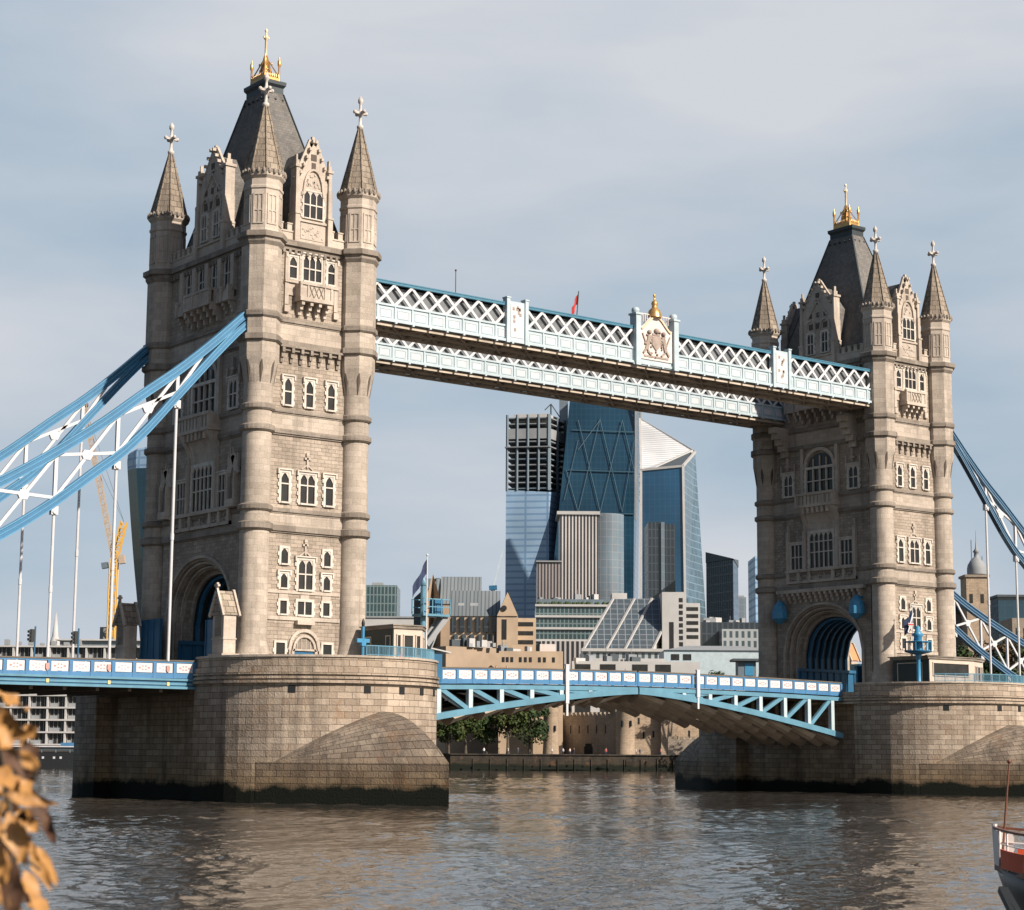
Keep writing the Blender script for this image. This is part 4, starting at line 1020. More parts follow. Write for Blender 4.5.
M['navyhi'] = plain('chain_grey_edge', (0.14,0.24,0.34), 0.4, 0, 0.1, 0.8)
def chain(side, y, label):
    sx = -1 if side == 'L' else 1; xf = -5.35 if side == 'L' else 87.35
    T = thing('suspension_chain', label, 'bridge chain', (0,0,0), 0, 'suspension chains of the bridge')
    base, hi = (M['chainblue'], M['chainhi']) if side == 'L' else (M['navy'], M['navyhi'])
    X = lambda d: xf+sx*d
    for TT in (UP, LO):
        b = MB(); h = MB(); n = 60
        ds = [-1.0+(62+1.0)*i/n for i in range(n+1)]
        for d0, d1 in zip(ds, ds[1:]):
            a = (X(d0), y, interp(TT, max(d0,0))+(0.9*max(0,-d0))); c = (X(d1), y, interp(TT, max(d1,0))+(0.9*max(0,-d1)))
            b.beam(a, c, 0.45, 0.66)
            for off in (0.36, -0.36): h.beam((a[0],y,a[2]+off*1.15),(c[0],y,c[2]+off*1.15),0.62,0.1)
            h.beam((a[0],y-0.24,a[2]),(c[0],y-0.24,c[2]),0.06,0.08)
        o = b.build('chord', base, T); h.build('flange', hi, o)
    post = MB(); dia = MB(); gus = MB(); nodes = [7.9+5.42*k for k in range(9)]
    for d in nodes:
        post.beam((X(d),y,interp(LO,d)),(X(d),y,interp(UP,d)),0.26,0.3)
    nodes2 = [4.4]+nodes
    for d0, d1 in zip(nodes2, nodes2[1:]):
        if d0 < 5: dia.beam((X(d0+1.2),y,interp(UP,d0+1.2)-0.4),(X(d1),y,interp(LO,d1)+0.3),0.2,0.26); continue
        xm, zm = X((d0+d1)/2), (interp(LO,d0)+interp(UP,d0)+interp(LO,d1)+interp(UP,d1))/4
        if interp(UP,d1)-interp(LO,d1) < 0.8: continue
        dia.beam((X(d0),y,interp(LO,d0)+0.3),(X(d1),y,interp(UP,d1)-0.3),0.2,0.26); dia.beam((X(d0),y,interp(UP,d0)-0.3),(X(d1),y,interp(LO,d1)+0.3),0.2,0.26)
        gus.prism([(xm-0.5,zm),(xm-0.3,zm-0.4),(xm+0.3,zm-0.4),(xm+0.5,zm),(xm+0.3,zm+0.4),(xm-0.3,zm+0.4)], y-0.13, y+0.13, 'y')
    post.build('strut', M['white'], T); dia.build('diagonal', M['white'], T); gus.build('gusset_plate', M['white'], T)
    for d in nodes:
        r = MB(); r.tube((X(d),y,11.6 if side == 'L' else 10.2),(X(d),y,interp(LO,d)-0.9),0.13,8); r.tube((X(d),y,(10+interp(LO,d))/2-0.3),(X(d),y,(10+interp(LO,d))/2+0.25),0.165,8); hr = r.build('hanger', M['white'], T)
        c = MB(); z = interp(LO,d)-0.75; c.box(X(d)-0.3,X(d)+0.3,y-0.22,y+0.22,z-0.35,z+0.35); c.tube((X(d),y-0.32,z-0.1),(X(d),y+0.32,z-0.1),0.2,8); c.build('clevis', M['white'], hr)
    return T
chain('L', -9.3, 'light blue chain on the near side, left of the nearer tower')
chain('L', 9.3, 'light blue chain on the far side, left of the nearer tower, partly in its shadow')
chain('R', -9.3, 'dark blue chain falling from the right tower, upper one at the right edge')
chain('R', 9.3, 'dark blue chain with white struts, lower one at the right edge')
# ------------------------------------------------------------------ water, banks
def water_mat():
    m, nt, b = new_mat('river_water'); lk = nt.links
    geo = N(nt, 'ShaderNodeNewGeometry')
    mp_ = N(nt, 'ShaderNodeMapping'); mp_.inputs['Rotation'].default_value = (0,0,R(-38)); mp_.inputs['Scale'].default_value = (0.75,1.0,1.0); lk.new(geo.outputs['Position'], mp_.inputs['Vector'])
    c = N(nt, 'ShaderNodeTexNoise', Scale=0.035, Detail=4.0, Roughness=0.6, Distortion=0.8); lk.new(mp_.outputs[0], c.inputs['Vector'])
    e = N(nt, 'ShaderNodeTexNoise', Scale=3.2, Detail=2.0, Roughness=0.5, Distortion=0.2); lk.new(mp_.outputs[0], e.inputs['Vector'])
    bp = N(nt, 'ShaderNodeBump', Strength=0.5, Distance=0.05); lk.new(e.outputs['Fac'], bp.inputs['Height']); lk.new(bp.outputs[0], b.inputs['Normal'])
    lk.new(ramp(nt, c.outputs['Fac'], 0.3, 0.7, (0.035,0.031,0.027), (0.06,0.05,0.041)), b.inputs['Base Color'])
    b.inputs['Roughness'].default_value = 0.05; b.inputs['IOR'].default_value = 1.33; b.inputs['Specular IOR Level'].default_value = 0.5
    return m
M['water'] = water_mat()
import numpy as np
def wave_height(X, Y):
    rg = np.random.RandomState(4); Z = np.zeros_like(X); mod = np.zeros_like(X)
    for k in range(6):
        a = rg.uniform(0, 6.28); L_ = rg.uniform(18, 70); mod += np.sin((X*np.cos(a)+Y*np.sin(a))*6.283/L_+rg.uniform(0, 6.28))
    mod = 0.75+0.16*mod
    for k in range(90):
        L_ = 0.42*(5.0/0.42)**rg.uniform(0, 1)**1.2; a = 2.45+rg.normal(0, 0.75); amp = 0.0185*L_/6.283*(1.0 if L_ < 3 else 0.7)
        ph = (X*np.cos(a)+Y*np.sin(a))*6.283/L_+rg.uniform(0, 6.28)
        Z += amp*(np.sin(ph)+0.25*np.sin(2*ph+0.5))
    return Z*np.clip(mod, 0.3, 1.4)*0.95
def river():
    V = []; F = []; off = 0; base = -0.16
    c0 = np.array([CAM.x, CAM.y]); f_ = np.array([F0.x, F0.y]); r_ = np.array([R0.x, R0.y])
    for d0, d1, l0, l1, sp in ((30, 105, -45, 45, 0.15), (105, 200, -70, 75, 0.28), (200, 320, -110, 110, 0.6), (320, 640, -190, 190, 1.5)):
        nd = int((d1-d0)/sp)+1; nl = int((l1-l0)/sp)+1
        D, L_ = np.meshgrid(np.linspace(d0, d1, nd), np.linspace(l0, l1, nl), indexing='ij')
        X = c0[0]+f_[0]*D+r_[0]*L_; Y = c0[1]+f_[1]*D+r_[1]*L_
        Z = wave_height(X, Y) if sp < 1 else wave_height(X, Y)*0.7
        edge = np.minimum(np.minimum(L_-l0, l1-L_), 3.0)/3.0
        if sp > 1: edge = np.minimum(edge, np.minimum(d1-D, 3.0)/3.0)
        if d0 < 31: edge = np.minimum(edge, np.minimum(D-d0, 3.0)/3.0)
        Z = Z*np.clip(edge, 0, 1)+base*(1-np.clip(edge, 0, 1))-0.0
        V.append(np.stack([X, Y, Z], -1).reshape(-1, 3))
        i, j = np.meshgrid(np.arange(nd-1), np.arange(nl-1), indexing='ij'); a = off+i*nl+j
        F.append(np.stack([a, a+nl, a+nl+1, a+1], -1).reshape(-1, 4)); off += nd*nl
    V.append(np.array([(-3000,-3000,base),(3000,-3000,base),(3000,3000,base),(-3000,3000,base)], float)); F.append(np.array([[off,off+1,off+2,off+3]]))
    V = np.concatenate(V).astype('f4'); F = np.concatenate(F).astype('i4')
    me = bpy.data.meshes.new('river_water'); me.vertices.add(len(V)); me.vertices.foreach_set('co', V.ravel())
    me.loops.add(F.size); me.loops.foreach_set('vertex_index', F.ravel()); me.polygons.add(len(F))
    me.polygons.foreach_set('loop_start', np.arange(len(F), dtype='i4')*4); me.polygons.foreach_set('loop_total', np.full(len(F), 4, 'i4'))
    me.polygons.foreach_set('use_smooth', np.ones(len(F), bool)); me.update(calc_edges=True); me.validate()
    me.materials.append(M['water']); o = bpy.data.objects.new('river_water', me); col.objects.link(o); return o
tag(river(), kind='structure')
M['ground'] = plain('city_ground', (0.10,0.10,0.09), 0.95, 0, 0.3, 0.05)
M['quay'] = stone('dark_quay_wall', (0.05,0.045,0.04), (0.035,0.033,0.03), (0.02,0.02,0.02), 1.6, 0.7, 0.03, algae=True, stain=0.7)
bank = [(-3000,330),(-400,330),(60,296),(108,279),(164,256),(177,212),(200,200),(230,188),(238,150),(205,70),(182,0),(176,-60),(172,-3000)]
GZ = 3.55
b = MB(); P = [(x,y,GZ) for x,y in bank]+[(9000,-3000,GZ),(9000,9000,GZ),(-3000,9000,GZ)]
b.add(P, [tuple(range(len(P)))]); tag(b.build('city_ground', M['ground'], recalc=False), kind='structure')
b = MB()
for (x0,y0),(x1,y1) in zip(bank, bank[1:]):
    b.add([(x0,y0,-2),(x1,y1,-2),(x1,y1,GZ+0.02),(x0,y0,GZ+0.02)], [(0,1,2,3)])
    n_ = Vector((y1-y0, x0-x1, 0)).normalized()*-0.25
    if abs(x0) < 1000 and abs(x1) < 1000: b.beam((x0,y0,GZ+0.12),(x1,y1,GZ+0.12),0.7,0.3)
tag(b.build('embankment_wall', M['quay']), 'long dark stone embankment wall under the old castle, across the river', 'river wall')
# floating fender along the foot of the quay
b = MB(); b.beam((180,208,0.5),(228,186,0.5),1.2,0.5)
for k in range(14): t = k/13; x = 180+48*t; y = 208-22*t; b.box(x-0.15,x+0.15,y-0.9,y-0.5,-1,2.6)
tag(b.build('timber_fender', M['quay']), 'low timber fender with piles at the foot of the far embankment', 'fender')

# ------------------------------------------------------------------ city
def zat_(px, py, d): return at(px, py, d).z
def solid(fp, zb=None, mat=None, name='body', parent=None):
    """fp: list of (px, top py, depth) round the footprint"""
    b = MB(); n = len(fp); tops = [at(*((p[0],p[1],p[2]))) for p in fp]
    zb = GZ-0.5 if zb is None else zb
    V = [(t.x,t.y,zb) for t in tops]+[(t.x,t.y,t.z) for t in tops]
    b.add(V, [(i,(i+1)%n,n+(i+1)%n,n+i) for i in range(n)]+[tuple(range(n))[::-1], tuple(range(n,2*n))])
    return b.build(name, mat, parent)
def block(px0, px1, top, d, thick, mat, name='body', parent=None, zb=None, skew=0.0):
    """box facing the camera; skew turns it: extra depth at the right edge"""
    a = at(px0, top, d); c = at(px1, top, d+skew); u = (c-a); u.z = 0; L_ = u.length; u.normalize(); v = Vector((-u.y,u.x,0))
    if v.dot(F0) < 0: v = -v
    zt = a.z; zb = GZ-0.5 if zb is None else zb
    b = MB(); V = []
    for z in (zb, zt):
        for p in (a, a+u*L_, a+u*L_+v*thick, a+v*thick): V.append((p.x,p.y,z))
    b.add(V, [(0,3,2,1),(4,5,6,7),(0,1,5,4),(1,2,6,5),(2,3,7,6),(3,0,4,7)])
    o = b.build(name, mat, parent) if name else None
    return dict(a=a, u=u, v=v, L=L_, zt=zt, zb=zb, o=o, n=-v)
def onface(b, I, s0, s1, z0, z1, w0, w1):
    """box on the front of a block: s along it, w out of it"""
    a, u, n = I['a'], I['u'], I['n']; V = []
    for z in (z0, z1):
        for s_, w in ((s0,w1),(s1,w1),(s1,w0),(s0,w0)):
            p = a+u*s_+n*w; V.append((p.x,p.y,z))
    b.add(V, [(0,3,2,1),(4,5,6,7),(0,1,5,4),(1,2,6,5),(2,3,7,6),(3,0,4,7)])
def win_rows(I, parent, cols, rows, s0, s1, z0, z1, fw=0.6, fh=0.6, mat='glass', name='window', frame=None):
    pw = (s1-s0)/cols; ph = (z1-z0)/rows
    for r in range(rows):
        for c in range(cols):
            b = MB(); cs = s0+(c+0.5)*pw; cz = z0+(r+0.5)*ph
            onface(b, I, cs-pw*fw/2, cs+pw*fw/2, cz-ph*fh/2, cz+ph*fh/2, -0.05, 0.06); o = b.build(name, M[mat], parent)
def T_(name, label, cat, group=None, loc=(0,0,0)): return thing(name, label, cat, loc, 0, group)
M['beige'] = plain('buff_stone', (0.44,0.33,0.23), 0.9, 0, 0.15, 0.2)
M['tan'] = plain('tan_brick', (0.33,0.25,0.18), 0.9, 0, 0.15, 0.2)
M['palest'] = plain('pale_cladding', (0.42,0.41,0.40), 0.8, 0, 0.1, 0.2)
M['midgrey'] = plain('grey_cladding', (0.25,0.26,0.27), 0.7, 0, 0.15, 0.1)
M['darkclad'] = plain('dark_cladding', (0.06,0.075,0.085), 0.5, 0, 0.2, 0.1)
M['leadroof'] = glassgrid('standing_seam_lead', (0.17,0.19,0.20), (0.08,0.09,0.1), 1.1, 60, 0.16, 0.55, glass2=(0.14,0.16,0.17), spec=0.3)
M['dteal'] = glassgrid('dark_teal_curtain_wall', (0.010,0.036,0.062), (0.013,0.046,0.073), 3.0, 4.0, 0.16, 0.12, glass2=(0.008,0.035,0.06))
M['bluegl'] = glassgrid('blue_curtain_wall', (0.025,0.075,0.145), (0.032,0.095,0.17), 3.0, 4.2, 0.2, 0.1, glass2=(0.02,0.08,0.155))
M['paleglass'] = glassgrid('pale_blue_glazing', (0.30,0.43,0.58), (0.16,0.27,0.42), 14.0, 4.0, 0.6, 0.3, glass2=(0.26,0.39,0.54))
M['scalpR'] = glassgrid('facet_glazing', (0.05,0.10,0.14), (0.14,0.22,0.27), 2.4, 4.2, 0.25, 0.1, glass2=(0.015,0.04,0.055))
M['darkgl'] = glassgrid('charcoal_curtain_wall', (0.022,0.03,0.04), (0.045,0.055,0.065), 1.8, 4.0, 0.25, 0.2, glass2=(0.02,0.027,0.035))
M['silver'] = glassgrid('silver_curtain_wall', (0.13,0.155,0.18), (0.19,0.21,0.235), 3.2, 4.0, 0.16, 0.12, glass2=(0.13,0.18,0.22))
M['greengl'] = glassgrid('green_glass_bands', (0.035,0.06,0.065), (0.17,0.22,0.225), 1.5, 3.6, 0.22, 0.15, glass2=(0.03,0.07,0.08))
M['fins'] = glassgrid('white_vertical_fins', (0.03,0.03,0.035), (0.52,0.48,0.46), 1.75, 400, 0.36, 0.3, glass2=(0.035,0.033,0.035))
M['bfins'] = glassgrid('brown_vertical_fins', (0.03,0.03,0.035), (0.28,0.24,0.23), 1.6, 400, 0.35, 0.3, glass2=(0.05,0.045,0.045))
M['louvre'] = glassgrid('white_louvres', (0.55,0.55,0.56), (0.30,0.31,0.33), 400, 2.4, 0.35, 0.4, glass2=(0.58,0.58,0.58))
M['atrium'] = glassgrid('sloping_atrium_glazing', (0.075,0.09,0.10), (0.20,0.22,0.24), 2.2, 2.2, 0.12, 0.12, glass2=(0.06,0.08,0.095))
M['greyrow'] = glassgrid('striped_office_facade', (0.04,0.06,0.07), (0.32,0.34,0.35), 2.0, 3.2, 0.5, 0.3, glass2=(0.06,0.085,0.095))
M['crane'] = plain('crane_yellow', (0.62,0.36,0.08), 0.5)
M['cranepale'] = plain('crane_pale', (0.42,0.33,0.25), 0.6)
M['steel'] = plain('bare_steel', (0.12,0.16,0.19), 0.6)
M['concrete'] = plain('raw_concrete', (0.20,0.215,0.23), 0.9, 0, 0.2, 0.1)

M['net'] = plain('blue_grey_netting', (0.14,0.20,0.27), 0.8, 0, 0.3, 0.1)
# unfinished glass tower
T = T_('skyscraper', 'unfinished tower with bare floors above pale blue glazing, left of the dark wedge tower', 'skyscraper')
fp = [(506,1205),(549,1200),(572,1235),(530,1300)]
solid([(p,492 if i else 490,d) for i,(p,d) in enumerate(fp)], None, M['paleglass'], 'body', T)
zs = zat_(549,490,1200); ze = zat_(549,414,1200)
k = 0; z = zs+1
while z < ze:
    b = MB(); ex = 0.0 if k != 7 else 2.5
    q = [at(p,500,d) for p,d in fp]; c0 = sum(q, Vector())/4; q = [c0+(p-c0)*(1.0+ex*0.02) for p in q]
    b.prism([(p.x,p.y) for p in q], z, z+0.7); b.build('floor_slab', M['concrete'] if k % 5 else M['steel'], T); z += 3.75; k += 1
q = [at(p,500,d) for p,d in fp]
for i in range(3):
    a, c = q[i], q[i+1]
    for t in ((0.02,0.35,0.68) if i else (0.02,0.25,0.5,0.75,0.98)):
        p = a+(c-a)*t; b = MB(); b.box(p.x-0.6,p.x+0.6,p.y-0.6,p.y+0.6,zs,ze); b.build('column', M['steel'], T)
b = MB(); c0 = sum(q, Vector())/4; qq = [c0+(p-c0)*0.62 for p in q]; b.prism([(p.x,p.y) for p in qq], zs, zat_(549,423,1200)); b.build('core', M['net'], T)
for kz, th in ((zs+33,10),):
    b = MB(); qq = [c0+(p-c0)*1.005 for p in q]; b.prism([(p.x,p.y) for p in qq], kz, kz+6.5); b.build('screen', M['midgrey'], T)
b = MB(); qq = [c0+(p-c0)*0.8 for p in q]; b.prism([(p.x,p.y) for p in qq], ze-4, ze+1.5); b.build('formwork', M['palest'], T)
block(559.5,568,394,1225,14,M['silver'],'lift_core',T)
b = MB(); p = at(551,404,1215); b.tube((p.x,p.y,zat_(551,420,1215)),(p.x,p.y,p.z),0.5,4); b.beam((p.x,p.y,p.z),tuple(p+R0*6-Vector((0,0,9))),0.6,0.6); b.beam((p.x,p.y,p.z),tuple(p-R0*4-Vector((0,0,4))),0.6,0.6); b.build('site_crane', M['darkclad'], T)

M['bracecol'] = plain('brace_blue_grey', (0.04,0.09,0.125), 0.5)
# dark wedge tower
T = T_('skyscraper', 'dark blue wedge shaped tower with crossed bracing on its face, tallest of the cluster', 'skyscraper')
d = 1180
V = [at(546,640,d),at(633,640,d),at(638,640,d+60),at(560,640,d+60),at(570,399,d+28),at(635,403,d+28),at(640,405,d+60),at(575,400,d+60)]
b = MB(); b.add([tuple(v) for v in V], [(0,3,2,1),(4,5,6,7),(0,1,5,4),(1,2,6,5),(2,3,7,6),(3,0,4,7)]); b.build('body', M['dteal'], T)
def fpnt(px, py):
    t = (640-py)/(640-399); return at(px, py, d+28*t-1.2)
for (x0,y0,x1,y1) in ((578,420,600,512),(600,420,578,450),(600,418,578,512),(600,420,622,512),(622,420,600,512),(622,420,634,470),(578,512,566,470),(578,440,564,500),(634,440,622,512)):
    b = MB(); b.beam(fpnt(x0,y0),fpnt(x1,y1),0.5,0.35); b.build('brace', M['bracecol'], T)
for y in (430,470,512): b = MB(); b.beam(fpnt(572-(y-430)*0.1,y),fpnt(634.5,y+2),0.6,0.5); b.build('floor_band', M['bracecol'], T)
b = MB()
for k in range(11): y = 403+k*9; b.beam(at(636,y,d+24),at(640,y+2,d+24),0.5,0.5); b.beam(at(636,y,d+24),at(640,y+9,d+24),0.4,0.4)
b.beam(at(635.5,400,d+24),at(636,520,d+24),1,1); b.beam(at(640.5,403,d+24),at(641,520,d+24),1,1); b.build('ladder_frame', M['midgrey'], T)

# faceted tower
T = T_('skyscraper', 'sharp angled blue glass tower with a white louvred sloping top', 'skyscraper')
d = 1090
DL = (641,470,d); DR = (683,466,d-6); B_ = (695,452,d+35); A_ = (640,419,d+50)
b = MB(); g = [at(641,660,d),at(686,660,d-6),at(709,660,d+35),at(650,660,d+60)]; t_ = [at(*DL),at(*DR),at(*B_),at(*A_)]
b.add([tuple(p) for p in g+t_], [(0,1,5,4),(3,0,4,7),(2,3,7,6)]); b.build('body', M['bluegl'], T)
b = MB(); b.add([tuple(p) for p in (g[1],g[2],t_[2],t_[1])], [(0,1,2,3)]); b.build('facet', M['scalpR'], T)
b = MB(); m_ = at(652,469,d-1); b.add([tuple(p) for p in (t_[0],m_,at(692,451,d+30),t_[3])], [(0,1,2,3)]); b.build('louvred_top', M['louvre'], T)
b = MB(); b.add([tuple(p) for p in (m_,t_[1],at(692,451,d+30))], [(0,1,2)]); b.build('recess', M['darkclad'], T)
b = MB()
for p_, q_ in ((t_[0],t_[1]),(t_[3],t_[2]),(t_[0],t_[3]),(t_[0],g[0]),(t_[1],g[1]),(t_[1],t_[2]),(m_,at(692,451,d+30))): b.beam(p_, q_, 1.3, 1.3)
b.build('edge_frame', M['palest'], T)
# towers in front
T = T_('office_tower', 'tower with thin white vertical fins and a silver curved right end', 'office building')
block(560,598,513,1000,30,M['fins'],'body',T)
b = MB(); c = at(606,513,1013); b.lathe([(9.5,GZ),(9.5,zat_(610,513,1003))],32,c.x,c.y); b.build('curved_end', M['silver'], T)
I = block(557,600,511,999,32,M['palest'],'roof_edge',T,zb=zat_(560,514.5,1000))
T = T_('office_tower', 'small brown finned tower at the foot of the unfinished tower', 'office building')
block(537,561,562,960,30,M['bfins'],'body',T); block(536,562,560.5,959,32,M['midgrey'],'roof_edge',T,zb=zat_(537,562,960))
T = T_('office_tower', 'black glass tower with a pale vertical strip, in front of the angled blue tower', 'office building')
block(648,661,522,900,25,M['darkgl'],'body',T); block(664.5,675,524,903,25,M['darkgl'],'wing',T); block(661,664.5,522,899,25,M['silver'],'pale_strip',T)
T = T_('office_tower', 'dark grey slab tower right of the angled blue tower', 'office building')
solid([(706,553,880),(733,560,860),(738,561,900),(712,555,915)], None, M['darkgl'], 'body', T)
solid([(705.5,552,879),(733.5,559,859),(738.5,560,901),(711.5,554,916)], zat_(706,563,880), M['darkclad'], 'crown', T)
T = T_('office_tower', 'narrow pale blue slab block, small and distant beside the dark grey slab', 'office building')
block(733.5,746,597,1150,30,M['silver'],'body',T); block(736,744,595.5,1155,20,M['midgrey'],'plant_room',T,zb=zat_(736,597,1155))
T = T_('office_tower', 'pale blue glass tower mostly hidden behind the left turret of the right tower', 'office building')
block(755,800,556,1000,30,M['paleglass'],'body',T)
# green glass and rounded offices
T = T_('office_block', 'green grey glass block standing between the left tower and the lead roofed building', 'office building')
block(360,397,585,800,25,M['greengl'],'body',T); block(372,383,582.5,805,10,M['midgrey'],'plant_room',T,zb=zat_(372,585,805))
T = T_('office_block', 'low pale building behind the cabin on the nearer pier', 'office building')
block(352,422,617,690,20,M['palest'],'body',T); I = block(352,422,616,689.5,21,M['midgrey'],'roof_edge',T,zb=zat_(352,617.5,689.5))
T = T_('office_block', 'long glass office with planted roof terrace and white fins at its foot', 'office building')
I = block(536,620,605,700,35,M['greengl'],'body',T)
for y in (605,616,628,640): b = MB(); z = zat_(536,y,700); onface(b,I,-0.3,I['L']+0.3,z-0.5,z+0.3,0,0.8); b.build('floor_band', M['palest'], T)
I2 = block(538,622,599,706,25,M['silver'],'top_storey',T,zb=zat_(536,605,700))
b = MB()
for k in range(60): s_ = random.uniform(0,30); p = I['a']+I['u']*s_+I['v']*1.5; b.ball((p.x,p.y,zat_(536,604,700)+0.3),random.uniform(0.4,0.9),5)
M['leafdark'] = plain('foliage_dark', (0.035,0.06,0.02), 0.8, 0, 0.4, 0.8)
b.build('roof_planting', M['leafdark'], T)
block(541,590,641,697,3,M['fins'],'finned_base',T)
# sloping atrium building
T = T_('office_block', 'office with a big sloping grey glass atrium and white stair tower', 'office building')
d = 600
bl, br_, tl, tr = at(583,650,d), at(652,650,d), at(613,599,d+14), at(678,598,d+14)
bb, bt = at(600,650,d+40), at(684,650,d+40)
b = MB(); b.add([tuple(p) for p in (bl,br_,tr,tl)], [(0,1,2,3)]); b.build('atrium_glazing', M['atrium'], T)
b = MB(); b.add([tuple(p) for p in (br_,bt,at(684,598,d+40),tr)], [(0,1,2,3)]); b.add([tuple(p) for p in (bl,bb,at(620,599,d+40),tl)], [(0,1,2,3)]); b.add([tuple(p) for p in (tl,tr,at(684,598,d+40),at(620,599,d+40))], [(0,1,2,3)]); b.build('side_wall', M['palest'], T)
for t in (0.0,0.33,0.6,1.0): b = MB(); o1 = Vector(F0)*-0.4; b.beam(bl+(br_-bl)*t+o1, tl+(tr-tl)*t+o1, 0.7, 0.5); b.build('atrium_rib', M['palest'], T)
I = block(583,664,650,d-2,30,M['greyrow'],'podium',T)
for y in (650,660): b = MB(); z = zat_(583,y,d-2); onface(b,I,-0.5,I['L']+0.5,z-0.4,z+0.5,0,0.9); b.build('floor_band', M['palest'], T)
I = block(662,676,592,d+4,12,M['palest'],'stair_tower',T); I3 = block(676,686,592,d+4,12,M['palest'],'stair_tower_side',T)
for k in range(9): b = MB(); z = zat_(679,598+k*6.3,d+4); onface(b,I3,0.9,2.1,z-1.3,z,-0.05,0.08); b.build('window', M['glass'], T)
b = MB(); onface(b,I,2.2,3.6,GZ,zat_(662,622,d+4),-0.05,0.08); b.build('window', M['glass'], T)
block(612,627,593,d+30,10,M['palest'],'plant_room',T,zb=zat_(612,600,d+30))
I = block(676,700,603,d+20,20,M['palest'],'wing',T)
for k in range(5): b = MB(); z = zat_(676,607+k*7,d+20); onface(b,I,2.5,I['L']-0.6,z-1.2,z,-0.05,0.08); b.build('window', M['glass'], T)
# dark low offices and pale block near the right tower
T = T_('office_block', 'long low dark office under the slab tower', 'office building')
block(690,762,622,650,20,M['darkgl'],'body',T); block(700,716,618,655,10,M['midgrey'],'plant_room',T,zb=zat_(700,622,655)); block(722,770,629,640,12,M['greyrow'],'wing',T)
T = T_('office_block', 'pale blue grey low building with a hipped roof behind the right leaf', 'building')
I = block(664,775,650,520,18,M['paleblue'],'body',T)
for u0,u1 in ((4.0,6.5),(8.0,10.8)): 
    for z0 in (GZ+24.2-1.5,): pass
for px in (671,683): b = MB(); s0=(px-664)/1927*520; onface(b,I,s0,s0+2.2,zat_(664,660,520),zat_(664,654,520),-0.05,0.1); b.build('window', M['glass'], T)
b = MB(); a, u, v, L_ = I['a'], I['u'], I['v'], I['L']; zt = I['zt']; zr_ = zat_(700,644,520)
q = [a-v*0.5, a+u*L_-v*0.5, a+u*L_+v*18.5, a+v*18.5]; r0, r1 = a+u*7+v*9, a+u*(L_-7)+v*9
b.add([(p.x,p.y,zt) for p in q]+[(r0.x,r0.y,zr_),(r1.x,r1.y,zr_)], [(0,1,5,4),(1,2,5),(2,3,4,5),(3,0,4)]); b.build('roof', M['midgrey'], T)
# pale low houses behind the deck
T = T_('terrace_building', 'low cream building just above the middle of the roadway', 'building')
I = block(572,700,661,500,10,M['palest'],'body',T)
for px in (575,600,632,655): b = MB(); s0=(px-572)/1927*500; onface(b,I,s0,s0+4,GZ,zat_(572,664,500),-0.05,0.1); b.build('window', M['glass'], T)
block(640,665,658.5,503,8,M['palest'],'roof_block',T,zb=I['zt'])
# lead roofed gabled building
T = T_('gabled_office', 'brown stone office with steep lead roofs and gables behind the cabin', 'office building')
d = 560
def gable_house(px0, px1, eave, ridge, d, thick, wall, T, pxr=None, along=True):
    """ridge runs across the view (along) or into it"""
    I = block(px0, px1, eave, d, thick, wall, 'wall', T)
    a, u, v, L_ = I['a'], I['u'], I['v'], I['L']; ze_ = I['zt']; zr = zat_(px0, ridge, d)
    q = [a-v*0.4, a+u*L_-v*0.4, a+u*L_+v*thick, a+v*thick]; b = MB()
    if along:
        m0 = a+v*thick*0.5+u*0.0; m1 = a+u*L_+v*thick*0.5
        b.add([(p.x,p.y,ze_) for p in q]+[(m0.x,m0.y,zr),(m1.x,m1.y,zr)], [(0,1,5,4),(2,3,4,5)]); b.build('roof', M['leadroof'], T)
        g_ = MB(); g_.add([(q[1].x,q[1].y,ze_),(q[2].x,q[2].y,ze_),(m1.x,m1.y,zr-0.3),(q[0].x,q[0].y,ze_),(q[3].x,q[3].y,ze_),(m0.x,m0.y,zr-0.3)], [(0,1,2),(3,5,4)]); g_.build('gable', wall, T)
    else:
        m0 = a+u*L_*0.5-v*0.3; m1 = a+u*L_*0.5+v*thick
        b.add([(p.x,p.y,ze_) for p in (q[0],q[1],q[2],q[3])]+[(m0.x,m0.y,zr),(m1.x,m1.y,zr)], [(0,4,5,3),(1,2,5,4)]); b.build('roof', M['leadroof'], T)
        g_ = MB(); g_.add([(q[0].x,q[0].y,ze_),(q[1].x,q[1].y,ze_),(m0.x,m0.y,zr-0.3)], [(0,1,2)]); g_.build('gable', wall, T)
    return I
I = gable_house(450,500,616,588,d,18,M['beige'],T)
I2 = gable_house(440,481,604,574,d+26,18,M['tan'],T)
gable_house(421,440,598,577,d+30,10,M['leadroof'],T,along=True)
I3 = gable_house(497,518,616,591,d-3,14,M['beige'],T,along=False)
solid([(414,598,d+40),(436,578,d+34),(440,578,d+50),(420,598,d+56)], None, M['darkclad'], 'side_roof', T)
solid([(425,602,d+20),(433,574,d+26),(441,602,d+20),(438,602,d+40),(430,602,d+40)], None, M['tan'], 'corner_turret', T)
I4 = block(512,536,618,d+2,14,M['beige'],'wing',T)
for k in range(3): b = MB(); z = zat_(512,622+k*9,d+2); onface(b,I4,0.6,I4['L']-0.8,z-1.2,z,-0.05,0.1); b.build('window', M['glass'], T)
for k in range(6):
    b = MB(); s0 = 0.6+k*2.35; onface(b,I,s0,s0+1.25,zat_(452,632,d),zat_(452,617,d),0,0.9); b.build('bay_window', M['darkgl'], T)
    b = MB(); s0 = 0.3+k*2.35; onface(b,I,s0-0.2+1.2,s0+0.9+1.2,zat_(452,644,d),zat_(452,634,d),0,0.9); b.build('bay_window', M['darkclad'], T)
